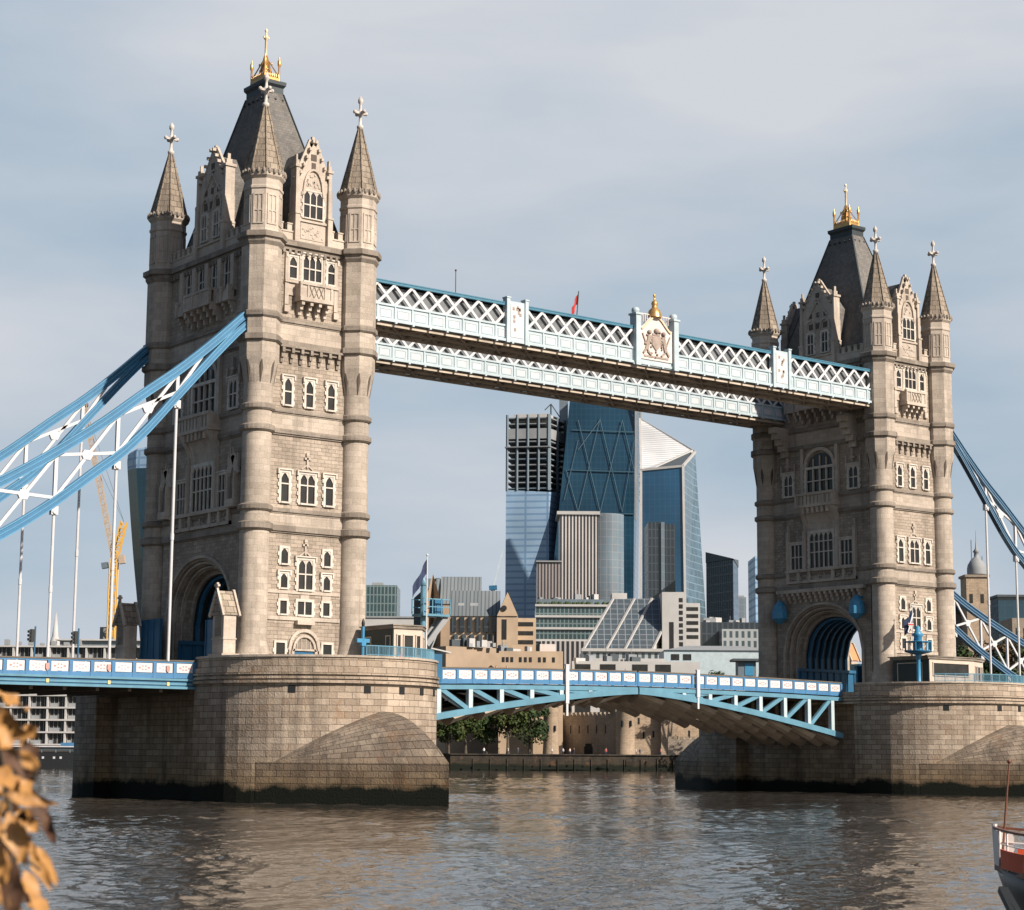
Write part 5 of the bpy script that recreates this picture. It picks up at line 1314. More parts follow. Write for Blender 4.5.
b = MB(); onface(b,I3,1.4,2.8,zat_(499,640,d),zat_(499,620,d),-0.05,0.1); b.build('window', M['glass'], T)
b = MB(); p = I3['a']+I3['u']*2.05+I3['n']*0.5; b.tube((p.x,p.y,zat_(505,609,d)),tuple(Vector((p.x,p.y,zat_(505,609,d)))+I3['n']*0.3),0.8,12); b.build('window', M['glass'], T)
b = MB()
for (x0,y0,x1,y1,dd) in ((458,603,464,612,d+4),(470,603,478,612,d+4)):
    p = at(x0,y0,dd); q = at(x1,y1,dd); b.add([tuple(at(x0,y0,dd)),tuple(at(x1,y0,dd)),tuple(at(x1,y1,dd-2)),tuple(at(x0,y1,dd-2)),tuple(at(x0,y0,dd+6)),tuple(at(x1,y0,dd+6)),tuple(at(x1,y1,dd+6)),tuple(at(x0,y1,dd+6))],[(0,3,2,1),(4,5,6,7),(0,1,5,4),(1,2,6,5),(2,3,7,6),(3,0,4,7)])
b.build('dormer', M['midgrey'], T)
# orange buff blocks
T = T_('office_block', 'tan brick block with a blank brown side wall, below the gabled office', 'building')
I = block(446,499,646,500,14,M['tan'],'body',T,skew=10); block(466,492,641,512,8,M['palest'],'roof_plant',T,zb=I['zt'])
T = T_('office_block', 'sunlit orange buff block with small windows, left of the planted office', 'building')
I = block(499,563,651,488,14,M['beige'],'body',T)
block(512,532,645,496,8,M['beige'],'upper_storey',T,zb=I['zt']); block(540,556,644,497,8,M['warmwhite'],'roof_plant',T,zb=I['zt'])
for px in (502,506,510.5,519,524,529,538,543,552): b = MB(); s0=(px-499)/1927*488; onface(b,I,s0,s0+0.7,zat_(499,662,488),zat_(499,657,488),-0.05,0.08); b.build('window', M['glass'], T)
# small distant crane
T = T_('tower_crane', 'small distant blue crane with raised jib, above the gabled office roofs', 'crane')
b = MB(); p = at(493,589,900); b.tube((p.x,p.y,GZ),tuple(p),1.0,6); b.build('mast', M['steel'], T)
b = MB(); b.beam(p,at(503,550,900),0.7,0.7); b.build('jib', M['paleblue'], T)
b = MB(); b.beam(at(489,588,900),at(497,587.5,900),2.4,2.0); b.build('cab', M['deepblue'], T)

def clutter(px0, px1, py, d, n, seed, label):
    rnd = random.Random(seed); T = T_('roof_equipment', label, 'roof equipment')
    for k in range(n):
        px = rnd.uniform(px0, px1); p = at(px, py, d+rnd.uniform(1,5)); w = rnd.uniform(0.4,1.8); h = rnd.uniform(0.5,2.0)
        b = MB(); b.box(p.x-w,p.x+w,p.y-0.6,p.y+0.6,p.z-0.4,p.z+h)
        if k % 3 == 0: b.tube((p.x,p.y,p.z),(p.x,p.y,p.z+h+rnd.uniform(0.8,2.2)),0.07,5)
        b.build('plant_unit', M[('midgrey','palest','concrete','darkclad')[k%4]], T)
clutter(502,530,651.5,490,9,1,'small grey plant units on the sunlit orange buff block')
clutter(450,495,645.5,502,9,2,'grey plant units on the roof of the tan brick block')
clutter(575,640,661.5,500,12,3,'pipes and boxes on the low roof above mid roadway')
clutter(692,755,622.5,652,9,4,'plant units on the long low dark office')
clutter(540,600,599.5,708,8,5,'plant units above the planted office roof terrace')
# castle by the river
T = T_('castle', 'old castle of buff stone with round towers on the far bank under the bridge', 'castle')
M['castle'] = stone('castle_stone', (0.42,0.33,0.24), (0.34,0.26,0.19), (0.26,0.2,0.15), 0.8, 0.4, 0.02, stain=0.35)
M['castled'] = stone('castle_shade_grey_stone', (0.32,0.27,0.22), (0.26,0.22,0.175), (0.19,0.16,0.13), 0.8, 0.4, 0.02, stain=0.45)  # shade of the left curtain wall put into a darker copy of castle stone
def rtower(px, top, d, r, mat):
    c = at(px, top, d); b = MB(); b.lathe([(r*1.08,GZ),(r,GZ+3),(r,c.z-1.6),(r*1.12,c.z-1.2),(r*1.12,c.z)], 20, c.x, c.y)
    for k in range(10): a = 2*math.pi*k/10; b.box(c.x+r*math.cos(a)-0.4,c.x+r*math.cos(a)+0.4,c.y+r*math.sin(a)-0.4,c.y+r*math.sin(a)+0.4,c.z,c.z+0.8)
    o = b.build('round_tower', mat, T)
    for k, dx in enumerate((-0.4,0.5)):
        w = MB(); p = c-F0*r*0.98+R0*dx*r; w.box(p.x-0.2,p.x+0.2,p.y-0.2,p.y+0.2,c.z-6,c.z-4.6); w.build('arrow_slit', M['void'], o)
rtower(551,707,482,1.9,M['castle']); rtower(625.5,702,478,2.3,M['castle'])
def cren(I, T, w=0.9, mat=None, h=0.8):
    b = MB(); s_ = 0
    while s_ < I['L']: onface(b, I, s_, min(s_+w, I['L']), I['zt'], I['zt']+h, -0.5, 0.05); s_ += w*1.8
    b.build('battlement', mat, T)
I = block(557,618,716,500,3,M['castled'],'curtain_wall',T,skew=-19); cren(I,T,0.9,M['castled'])
for k in range(6): b = MB(); onface(b,I,2+k*3.4,2.35+k*3.4,9,11,-0.05,0.05); b.build('arrow_slit', M['void'], T)
b = MB(); s0 = I['L']*0.46; onface(b,I,s0,s0+3.2,GZ,GZ+2.2,-0.05,0.08); onface(b,I,s0+0.4,s0+2.8,GZ+2.2,GZ+2.9,-0.05,0.08); b.build('water_gate', M['void'], T)
I = block(633,661,711,482,8,M['castle'],'curtain_wall',T); cren(I,T,0.9,M['castle'])
for s_, z in ((1.2,12),(2.4,8.5),(4.8,8.8)): b = MB(); onface(b,I,s_,s_+0.45,z-0.8,z+0.8,-0.05,0.05); b.build('arrow_slit', M['void'], T)
I = block(661,678,705,480,8,M['castle'],'curtain_wall',T); I = block(678,700,714,484,8,M['castle'],'curtain_wall',T); cren(I,T,0.9,M['castle'])
for s_ in (2.5,): b = MB(); onface(b,I,s_,s_+0.5,8,9.8,-0.05,0.05); b.build('arrow_slit', M['void'], T)
I = block(668,720,739,470,2,M['castled'],'outer_wall',T); cren(I,T,0.8,M['castled'],0.6)
T = T_('brick_houses', 'dark roofed brick houses with chimneys rising inside the castle wall', 'houses')
I = block(556,618,709,520,8,M['tan'],'wall',T)
b = MB(); a,u,v,L_=I['a'],I['u'],I['v'],I['L']; zt=I['zt']; m0=a+v*4; m1=a+u*L_+v*4; q=[a-v*.4,a+u*L_-v*.4,a+u*L_+v*8.4,a+v*8.4]
b.add([(p.x,p.y,zt) for p in q]+[(m0.x,m0.y,zt+4),(m1.x,m1.y,zt+4)], [(0,1,5,4),(1,2,5),(2,3,4,5),(3,0,4)]); b.build('roof', M['lead'], T)
for k in range(6): 
    b = MB(); onface(b,I,1.0+k*2.6,1.9+k*2.6,zt-2.3,zt-0.6,-0.05,0.1); b.build('window', M['warmwhite'], T)
for k in range(4):
    b = MB(); p = a+u*(1.5+k*4.2)+v*2; b.box(p.x-0.7,p.x+0.7,p.y-0.5,p.y+0.5,zt-1,zt+4.2); b.build('chimney', M['beige'], T)

# left bank apartments
T = T_('apartment_block', 'riverside apartment block with white balcony frames, left of the nearer tower', 'apartment block')
d = 520
I = block(-40,142,646,d,16,M['glass'],'body',T)
L_ = I['L']; zt = I['zt']; rows = 8; cols = 10
z0 = zat_(0,745,d)+0.2; ph = (zt-z0)/rows; pw = L_/cols
for r in range(rows+1): b = MB(); onface(b,I,-0.3,L_+0.3,z0+r*ph-0.22,z0+r*ph+0.22,0,1.5); b.build('balcony_slab', M['palest'], T)
for c in range(cols+1): b = MB(); onface(b,I,c*pw-0.22,c*pw+0.22,z0,zt,0,1.3); b.build('frame_column', M['palest'], T)
for r in range(rows):
    for c in range(cols):
        b = MB(); s0 = c*pw+0.4
        for q_ in range(4): onface(b,I,s0+q_*pw*0.23,s0+q_*pw*0.23+0.14,z0+r*ph+0.2,z0+(r+1)*ph-0.2,0,0.12)
        wide = (r*7+c*3) % 5
        onface(b,I,s0,s0+pw*0.22*(wide%3+1),z0+r*ph+0.2,z0+r*ph+1.2,0.02,0.1); b.build('window_bay', M['midgrey'], T)
block(60,142,640,d+3,12,M['silver'],'roof_storey',T,zb=zt); block(55,145,638.8,d+2,14,M['palest'],'roof',T,zb=zat_(60,640.5,d+3))
b = MB()
for k in range(10): onface(b,I,2+k*3.2,2+k*3.2+random.uniform(0.6,1.6),zt+0.4,zt+random.uniform(1,2.4),-3,-1)
b.build('roof_plant', M['midgrey'], T)
I = block(-40,74,748,d-25,10,M['darkclad'],'colonnade',T)
T = T_('church_spire', 'thin white church spire rising behind the riverside apartments', 'spire')
c = at(56,618,700); b = MB(); b.lathe([(2.2,GZ),(2.2,zat_(56,642,700))],8,c.x,c.y); b.build('tower', M['palest'], T)
b = MB(); b.lathe([(2.0,zat_(56,642,700)),(1.2,zat_(56,636,700)),(0.3,c.z+2),(0.1,c.z)],8,c.x,c.y); b.build('spire', M['palest'], T)
# curved top heavy tower
T = T_('skyscraper', 'dark glass tower with a flared rounded top, peeping out left of the nearer tower', 'skyscraper')
prof = [(745,141),(640,140),(600,137),(560,133.5),(520,130.5),(488,128.5),(470,127.5)]
b = MB(); rings = []
for py, pl in prof:
    a = at(pl,py,1010); rg = []
    for (lat, dep) in ((0,0),(6,-7),(20,-11),(36,-12),(36,40),(0,40)): p = a+R0*lat+F0*dep; rg.append((p.x,p.y,a.z))
    rings.append(rg)
b.loft(rings); b.build('body', M['dteal'], T)
b = MB(); rings = []
for py, pl, h in ((470,127.5,0),(462,127.2,0),(455,127.8,1),(453,129.5,1)):
    a = at(pl,py,1010); rg = []
    for (lat, dep) in ((0,0),(6,-7),(20,-11),(36,-12),(36,40),(0,40)): p = a+R0*lat+F0*dep; rg.append((p.x,p.y,a.z+(3.0*math.sin(lat/36*math.pi) if h else 0)))
    rings.append(rg)
b.loft(rings); b.build('sky_garden', M['paleglass'], T)
# yellow crane
T = T_('tower_crane', 'yellow tower crane with a long pale raised jib left of the nearer tower', 'crane')
d = 600
def lattice(b, p, q, w, n, r=0.14):
    p = Vector(p); q = Vector(q); ax = (q-p).normalized(); s_ = R0; t_ = ax.cross(s_).normalized(); s_ = t_.cross(ax).normalized()
    for i in (-1,1):
        for j in (-1,1): b.beam(p+s_*w/2*i+t_*w/2*j, q+s_*w/2*i+t_*w/2*j, r, r)
    for k in range(n):
        a0 = p+(q-p)*k/n; a1 = p+(q-p)*(k+1)/n; sg = 1 if k%2 else -1
        for j in (-1,1): b.beam(a0+s_*w/2*sg+t_*w/2*j, a1-s_*w/2*sg+t_*w/2*j, r*0.8, r*0.8); b.beam(a0+s_*w/2+t_*w/2*j,a0-s_*w/2+t_*w/2*j,r*0.8,r*0.8)
b = MB(); m0 = at(111,640,d); m1 = at(112,562,d); lattice(b, m0, Vector((m0.x,m0.y,m1.z)), 2.2, 12, 0.34); b.build('mast', M['crane'], T)
mt = Vector((m0.x,m0.y,m1.z))
b = MB(); lattice(b, mt, at(124,522,d), 1.8, 6, 0.34); b.build('tower_head', M['crane'], T)
b = MB(); lattice(b, mt+Vector((0,0,1)), at(84,404,d), 1.4, 26, 0.26); b.build('jib', M['cranepale'], T)
b = MB(); b.beam(at(124,522,d),at(100,470,d),0.12,0.12); b.beam(at(124,522,d),at(86,410,d),0.12,0.12); b.build('stay_cable', M['steel'], T)
b = MB(); b.beam(at(119,560,d),at(125,559,d),2,2.6); b.build('counterweight', M['cranepale'], T)
b = MB(); b.beam(at(102,566,d),at(108,565,d),2,1.8); b.build('cab', M['steel'], T)
block(100,119,627,d+3,6,M['concrete'],'base',T)
b = MB(); c = at(86,405,d); b.ball(c,0.9,6); b.build('pulley', M['rust'], T)
# floating river pier at left
T = T_('floating_pier', 'dark floating landing stage with white roof edge, left of the nearer pier', 'landing stage')
I = block(-20,74,752,440,6,M['black'],'pontoon',T,zb=-0.2)
b = MB(); p0 = I['a']; zt = I['zt']; onface(b,I,0,I['L'],zt+1.2,zt+1.45,-5,0.6); b.build('canopy', M['white'], T)
b = MB(); onface(b,I,I['L']-3,I['L'],zt+1.5,zt+2.2,-3,0.3); b.build('wheelhouse_roof', M['midblue'], T)
for k in range(7): b = MB(); s_ = 1+k*3.2; onface(b,I,s_,s_+0.2,zt,zt+1.2,-0.1,0.1); b.build('canopy_post', M['steel'], T)
b = MB()
for s_ in (4,12.5,14,16.5,18): onface(b,I,s_,s_+0.5,zt-1.4,zt-0.9,0,0.06)
b.build('white_fitting', M['white'], T)

# right side: stone tower with cupola, blue office
T = T_('stone_turret_tower', 'grey stone tower with a lead cupola and masts, behind the right chains', 'tower')
I = block(966,988,577,470,6,M['castle'],'body',T)
for px in (969,980): b = MB(); s0=(px-966)/1927*470; onface(b,I,s0,s0+0.8,zat_(966,603,470),zat_(966,594,470),-0.05,0.08); b.build('window', M['glass'], T)
b = MB(); onface(b,I,-0.4,I['L']+0.4,I['zt'],I['zt']+0.6,-6.4,0.4); b.build('parapet', M['castled'], T)
c = at(977,577,473); b = MB(); b.lathe([(2.4,c.z+0.6),(2.4,c.z+2.0),(2.2,c.z+3.0),(1.3,c.z+4.4),(0.6,c.z+4.9),(0.6,c.z+6.0),(0.9,c.z+6.2),(0.3,c.z+7.0),(0.1,c.z+9.0),(0.05,c.z+11.5)],12,c.x,c.y); b.build('cupola', M['midgrey'], T)
b = MB(); p = at(971,540,472); b.tube((p.x,p.y,c.z),tuple(p),0.12,5); p = at(982,556,472); b.tube((p.x,p.y,c.z),tuple(p),0.1,5); b.build('mast', M['steel'], T)
T = T_('stone_hall', 'dark stone hall roof left of the cupola tower', 'building')
block(945,968,612,478,8,M['castled'],'wall',T); solid([(945,611,476),(956,600,477),(968,611,476),(968,612,488),(945,612,488)],zat_(945,613,478),M['lead'],'roof',T)
T = T_('office_block', 'dark blue glass office at the right edge', 'office building')
block(998,1060,597,620,20,M['dteal'],'body',T); I = block(1012,1060,618,560,14,M['castled'],'wing',T); block(997,1061,594.5,619,22,M['darkclad'],'roof_edge',T,zb=zat_(998,597,620))
for k in range(3): b = MB(); onface(b,I,1+k*2.2,1.9+k*2.2,zat_(1012,640,560),zat_(1012,628,560),-0.05,0.08); b.build('window', M['glass'], T)
T = T_('office_block', 'pale banded office between the cupola tower and the dark blue office', 'office building')
block(986,999,612,640,14,M['greyrow'],'body',T); block(985.5,999.5,611,639,16,M['palest'],'roof_edge',T,zb=zat_(986,612,640))

# ------------------------------------------------------------------ trees
def leafmat(name, c, c2):
    m, nt, b = new_mat(name); g = N(nt,'ShaderNodeNewGeometry'); n = N(nt,'ShaderNodeTexNoise',Scale=0.5,Detail=3.0); nt.links.new(g.outputs['Position'], n.inputs['Vector'])
    f = ramp(nt, n.outputs['Fac'], 0.35, 0.65); cc = mixc(nt, f, c, c2); hs = N(nt,'ShaderNodeMath',_operation='MULTIPLY_ADD')
    nt.links.new(g.outputs['Random Per Island'], hs.inputs[0]); hs.inputs[1].default_value = 0.7; hs.inputs[2].default_value = 0.6
    cb = N(nt,'ShaderNodeCombineColor'); 
    for i in range(3): nt.links.new(hs.outputs[0], cb.inputs[i])
    nt.links.new(mixc(nt, 1.0, cc, cb.outputs[0], 'MULTIPLY'), b.inputs['Base Color']); b.inputs['Roughness'].default_value = 0.7; b.inputs['Specular IOR Level'].default_value = 0.2
    return m
M['leaf'] = leafmat('plane_leaves', (0.028,0.05,0.014), (0.065,0.078,0.022)); M['leaf2'] = leafmat('dark_leaves', (0.022,0.042,0.015), (0.045,0.065,0.022)); M['leafr'] = leafmat('russet_leaves', (0.13,0.06,0.03), (0.09,0.07,0.03))
M['bark'] = plain('bark', (0.09,0.07,0.05), 0.9, 0, 0.3, 1.0)
def tree(px, top, d, w, label, mat='leaf', n=2600, ls=0.55, group='trees along the far bank', seed=0, basez=None, trunkfrac=0.35):
    rnd = random.Random(seed); tp = at(px, top, d); zb = basez if basez is not None else GZ
    H = tp.z-zb; T = thing('tree', label, 'tree', (tp.x,tp.y,zb), 0, group)
    b = MB(); b.lathe([(H*0.04,0),(H*0.028,H*0.12),(H*0.022,H*0.4),(H*0.012,H*0.7),(0.03,H*0.85)],8)
    blobs = []
    for k in range(13):
        a = rnd.uniform(0,6.28); rr = w*0.5*math.sqrt(rnd.uniform(0.03,0.62)); z = H*rnd.uniform(trunkfrac+0.08,0.9); 
        q = (rr*math.cos(a), rr*math.sin(a), z); br = w*rnd.uniform(0.16,0.27)*(1.15-0.45*z/H); blobs.append((q,br)); b.tube((0,0,z*0.55),q,H*0.012,5,H*0.003)
    blobs.append(((0,0,H*0.88),w*0.16))
    b.build('trunk', M['bark'], T)
    b = MB()
    for k in range(n):
        q, br = blobs[rnd.randrange(len(blobs))]
        v = Vector((rnd.gauss(0,1),rnd.gauss(0,1),rnd.gauss(0,0.8))).normalized()*br*rnd.uniform(0.55,1.08)
        p = Vector(q)+v; nrm = (v.normalized()+Vector((rnd.uniform(-.8,.8),rnd.uniform(-.8,.8),rnd.uniform(-.3,.9)))).normalized()
        t1 = nrm.orthogonal().normalized(); t2 = nrm.cross(t1); s_ = ls*rnd.uniform(0.6,1.3); an = rnd.uniform(0,3.14); e1 = t1*math.cos(an)+t2*math.sin(an); e2 = -t1*math.sin(an)+t2*math.cos(an)
        b.add([p-e1*s_*0.5,p-e2*s_*0.32,p+e1*s_*0.55,p+e2*s_*0.35],[(0,1,2,3)])
    b.build('crown', M[mat], T, recalc=False)
    return T
for i,(px,top,d,w,mt_,lab) in enumerate(((449,712,462,8,'leaf','sunlit plane tree beside the nearer pier, leftmost under the left leaf'),(466,706,470,10,'leaf','broad tree under the left leaf, second from the nearer pier'),(487,704,474,10,'leaf2','dark full tree under the left leaf, third from the nearer pier'),(508,703,470,10,'leaf','tall tree with a visible trunk under the left leaf, fourth from the nearer pier'),(530,703,476,11,'leaf2','dark tree under the left leaf next to the castle round tower'))):
    tree(px,top,d,w,lab,mt_,2600,0.75,seed=i+1,trunkfrac=0.3)
for i,(px,top,d,w,mt_,lab) in enumerate(((962,640,390,12,'leaf2','dark tree behind the cabin on the farther pier, left of the hangers'),(985,652,380,12,'leaf2','dark green tree below the cupola tower'),(1004,634,400,13,'leafr','russet autumn tree below the dark blue office'),(1022,640,380,13,'leaf2','dark tree at the right edge behind the chains'),(1040,632,395,14,'leafr','russet tree just beyond the right edge'),(970,662,350,11,'leaf2','low dark tree right behind the farther pier rail'),(1000,664,345,11,'leaf','low green tree behind the hangers, right of the cabin'),(866,662,390,10,'leaf2','dark tree seen through the arch of the right tower'))):
    tree(px,top,d,w,lab,mt_,2600,0.8,seed=i+20,trunkfrac=0.12)
for i,(px,top,d,w) in enumerate(((742,660,455,8),(722,666,470,7))):
    tree(px,top,d,w,('round shrub tree by the kiosk left of the right tower','small bush behind the right leaf railing')[i],'leaf2',1200,0.6,seed=50+i,trunkfrac=0.2)
T = T_('kiosk', 'dark roofed blue kiosk left of the right tower arch', 'kiosk')
I = block(738,756,661,430,5,M['steel'],'wall',T); b = MB(); onface(b,I,-1.2,I['L']+1.2,I['zt'],I['zt']+0.5,-6,1.2); b.build('roof', M['darkclad'], T)
b = MB(); onface(b,I,1.5,3.4,I['zt']-3.2,I['zt']-0.5,0,0.1); b.build('shutter', M['cyan'], T)

# ------------------------------------------------------------------ people
def skin_person(name, pose, shirt, trousers, label, loc, rz, group=None, coat=None):
    """one continuous body with a skin modifier, then clothing colours by height"""
    J = dict(pel=(0,0,0.95), ch=(0,0.0,1.30), nk=(0,0.01,1.50), hd=(0,0.02,1.62), tp=(0,0.01,1.74),
             sl=(-0.19,0,1.43), el=(-0.26,0.02,1.14), wl=(-0.27,0.10,0.88), hl=(-0.27,0.13,0.78), sr=(0.19,0,1.43), er=(0.26,-0.02,1.14), wr=(0.27,0.06,0.88), hr=(0.27,0.08,0.78),
             kl=(-0.11,0.04+pose*0.1,0.50), al=(-0.12,-pose*0.12,0.09), tl=(-0.12,0.16-pose*0.1,0.04), kr=(0.11,0.02-pose*0.02,0.50), ar=(0.12,0.0+pose*0.15,0.09), tr=(0.12,0.16+pose*0.16,0.04), hipl=(-0.10,0,0.90), hipr=(0.10,0,0.90))
    rad = dict(pel=.15,ch=.17,nk=.065,hd=.105,tp=.08,sl=.075,el=.05,wl=.034,hl=.035,sr=.075,er=.05,wr=.034,hr=.035,kl=.065,al=.045,tl=.04,kr=.065,ar=.045,tr=.04,hipl=.105,hipr=.105)
    E = [('pel','ch'),('ch','nk'),('nk','hd'),('hd','tp'),('ch','sl'),('sl','el'),('el','wl'),('wl','hl'),('ch','sr'),('sr','er'),('er','wr'),('wr','hr'),('pel','hipl'),('hipl','kl'),('kl','al'),('al','tl'),('pel','hipr'),('hipr','kr'),('kr','ar'),('ar','tr')]
    ks = list(J); me = bpy.data.meshes.new('person'); me.from_pydata([J[k] for k in ks], [(ks.index(a), ks.index(b_)) for a, b_ in E], [])
    o = bpy.data.objects.new('person', me); col.objects.link(o)
    md = o.modifiers.new('s', 'SKIN'); md.use_smooth_shade = True
    for i, k in enumerate(ks): me.skin_vertices[0].data[i].radius = (rad[k], rad[k]*0.8); me.skin_vertices[0].data[i].use_root = (k == 'pel')
    sb = o.modifiers.new('u', 'SUBSURF'); sb.levels = 1; sb.render_levels = 1
    m, nt, bs = new_mat('clothes'); tc_ = N(nt,'ShaderNodeTexCoord'); sp = N(nt,'ShaderNodeSeparateXYZ'); nt.links.new(tc_.outputs['Object'], sp.inputs[0])
    def step(z):
        g = N(nt,'ShaderNodeMath',_operation='GREATER_THAN'); nt.links.new(sp.outputs['Z'], g.inputs[0]); g.inputs[1].default_value = z; return g.outputs[0]
    c = mixc(nt, step(0.09), (0.02,0.02,0.02), trousers); c = mixc(nt, step(0.93), c, shirt); c = mixc(nt, step(1.5), c, (0.5,0.33,0.24)); c = mixc(nt, step(1.68), c, (0.05,0.035,0.02))
    nt.links.new(c, bs.inputs['Base Color']); bs.inputs['Roughness'].default_value = 0.85; me.materials.append(m)
    o.location = loc; o.rotation_euler = (0,0,rz); tag(o, label, 'person', group); return o
ppl = [(484,757.5,(0.7,0.7,0.7),'person in a white top by the trees on the far promenade'),(508,757,(0.75,0.72,0.7),'person in white walking where the trees end'),(518,757,(0.05,0.06,0.1),'person in dark clothes left of the round castle tower'),(552,757,(0.6,0.6,0.62),'person in grey at the foot of the left round tower'),(563,757,(0.7,0.68,0.66),'person in a pale coat right of the left round tower'),(570,757,(0.7,0.55,0.5),'person in pink by the castle wall left of the water gate'),(574,757,(0.1,0.1,0.12),'person in black just left of the water gate'),(606,757,(0.5,0.12,0.1),'person in a red jacket by the shaded castle wall'),(636,757,(0.6,0.6,0.6),'person in grey below the right round tower'),(640,757,(0.05,0.07,0.12),'person in navy beside the right round tower'),(661,757,(0.45,0.15,0.12),'person in rust red before the sunlit castle wall')]
for i,(px,py,c,lab) in enumerate(ppl):
    p = at(px, 754, 461+ (i%3)*1.2); skin_person('person', (-1)**i*0.8, c, (0.05,0.05,0.08), lab, (p.x,p.y,GZ), i*1.3, 'people on the far promenade')

# ------------------------------------------------------------------ things on the piers and the road
M['darkclad2'] = plain('dark_green_cladding', (0.025,0.04,0.038), 0.6)
def cabin(pts, z0, z1, label, dark_side=None, wins=(), cx=0):
    T = thing('control_cabin', label, 'cabin', (0,0,0), 0, 'control cabins on the piers')
    b = MB(); b.prism(pts, z0, z1-0.35); b.build('wall', M['cabin'], T)
    b = MB(); x_ = pts[0][0]; b.box(x_-0.06,x_-0.004,pts[1][1]+0.05,pts[0][1]-0.05,z0+0.1,z1-0.4); b.build('side_cladding', M['darkclad2'], T)
    c = Vector((sum(p[0] for p in pts)/len(pts), sum(p[1] for p in pts)/len(pts)))
    big = [tuple(c+(Vector(p)-c)*1.06) for p in pts]; b = MB(); b.prism(big, z1-0.35, z1-0.1); b.prism([tuple(c+(Vector(p)-c)*1.1) for p in pts], z1-0.1, z1); b.build('roof', M['band'], T)
    for i, t0, t1, za, zc, kind in wins:
        p = Vector(pts[i]); q = Vector(pts[(i+1)%len(pts)]); u = (q-p); L_ = u.length; u.normalize(); n = Vector((u.y,-u.x))
        if n.dot(p-c) < 0: n = -n
        def qd(b, s0, s1, a, e, w0, w1):
            V = []
            for z in (a, e):
                for s_, w in ((s0,w1),(s1,w1),(s1,w0),(s0,w0)): r = p+u*s_+n*w; V.append((r.x,r.y,z))
            b.add(V, [(0,3,2,1),(4,5,6,7),(0,1,5,4),(1,2,6,5),(2,3,7,6),(3,0,4,7)])
        s0, s1 = t0*L_, t1*L_
        b = MB(); f = 0.1
        qd(b,s0-f,s0,za,zc,0,0.1); qd(b,s1,s1+f,za,zc,0,0.1); qd(b,s0-f,s1+f,zc,zc+f,0,0.12); qd(b,s0-f,s1+f,za-f,za,0,0.12)
        o = b.build('door' if kind == 'door' else 'window', M['cyan'] if kind == 'door' else M['cabin'], T)
        b = MB(); qd(b,s0,s1,za,zc,0.0,0.03); b.build('pane', M['cyan'] if kind == 'bluedoor' else M['glass'], o)
    return T
M['cabin'] = plain('cabin_stone', (0.50,0.42,0.35), 0.8, 0, 0.12, 0.6)
pts = [(5.2,-11.0),(5.2,-15.9),(8.2,-15.9),(10.1,-13.6),(10.1,-11.0)]
cabin(pts, 11.0, 15.25, 'stone control cabin with a shaded left side, on the nearer pier right of the tower',
      wins=((0,0.12,0.28,12.6,14.2,'w'),(0,0.78,0.9,12.6,14.2,'w'),(1,0.12,0.22,12.6,14.3,'w'),(1,0.36,0.66,11.2,14.3,'w'),(1,0.8,0.92,12.6,14.3,'w'),(2,0.2,0.75,12.6,14.2,'w')))
pts = [(82-8.0,-10.9),(82-8.0,-15.0),(82-6.9,-16.2),(82+1.0,-16.2),(82+3.2,-14.8),(82+3.2,-10.9)]
cabin([(76.0,-11.0),(76.0,-16.2),(83.6,-16.2),(86.8,-14.8),(86.8,-11.0)], 11.0, 15.0, 'low stone control cabin with a wide dark window, on the farther pier',
      wins=((0,0.15,0.8,12.2,14.2,'w'),(1,0.08,0.86,12.9,14.2,'w'),(2,0.1,0.22,12.4,14.0,'w'),(2,0.36,0.64,12.4,14.0,'w'),(2,0.78,0.9,12.4,14.0,'w')))
def rail(cx, a0, a1, label, r=PR-0.3, z=12.06, h=0.85):
    T = thing('guard_rail', label, 'railing', (0,0,0), 0, 'blue rails on the pier parapets')
    n = max(4, int(abs(a1-a0)/6)); pt = [(cx+r*math.cos(R(a0+(a1-a0)*k/n)), -PC+r*math.sin(R(a0+(a1-a0)*k/n))) for k in range(n+1)]
    for x, y in pt: b = MB(); b.tube((x,y,z),(x,y,z+h),0.06,6); b.build('post', M['blue'], T)
    b = MB()
    for p, q in zip(pt, pt[1:]): b.beam((*p,z+h),(*q,z+h),0.1,0.08); b.beam((*p,z+0.1),(*q,z+0.1),0.06,0.06)
    b.build('top_bar', M['blue'], T)
    b = MB()
    for p, q in zip(pt, pt[1:]):
        P_, Q_ = Vector(p), Vector(q)
        for k in range(1, 8):
            m_ = P_+(Q_-P_)*k/8; b.box(m_.x-0.02,m_.x+0.02,m_.y-0.02,m_.y+0.02,z+0.1,z+h)
    b.build('balusters', M['blue'], T)
rail(0, 262, 352, 'pale blue railing along the right side of the nearer pier parapet')
rail(82, 222, 330, 'pale blue railing along the farther pier parapet')
# signal platform by the nearer cabin
T = thing('signal_gantry', 'pale blue steel signal mast with a small railed platform on the nearer pier', 'signal mast', (10.9,-12.2,11.0))
b = MB(); b.tube((0,0,0),(0,0,8.2),0.24,10); b.tube((0,0,5.6),(0,0,8.0),0.27,10); b.build('mast', M['blue'], T)
b = MB(); b.box(-0.6,2.4,-0.9,0.9,5.4,5.6); b.build('platform', M['blue'], T)
b = MB()
for x in (-0.6,0.4,1.4,2.4):
    for y in (-0.9,0.9): b.box(x-0.04,x+0.04,y-0.04,y+0.04,5.6,7.0)
for y in (-0.9,0.9): b.box(-0.6,2.4,y-0.04,y+0.04,6.9,7.0); b.box(-0.6,2.4,y-0.03,y+0.03,6.2,6.28)
b.build('railing', M['blue'], T)
b = MB(); b.box(1.1,2.0,-0.3,0.5,5.6,7.0); b.build('signal_box', M['deepblue'], T)
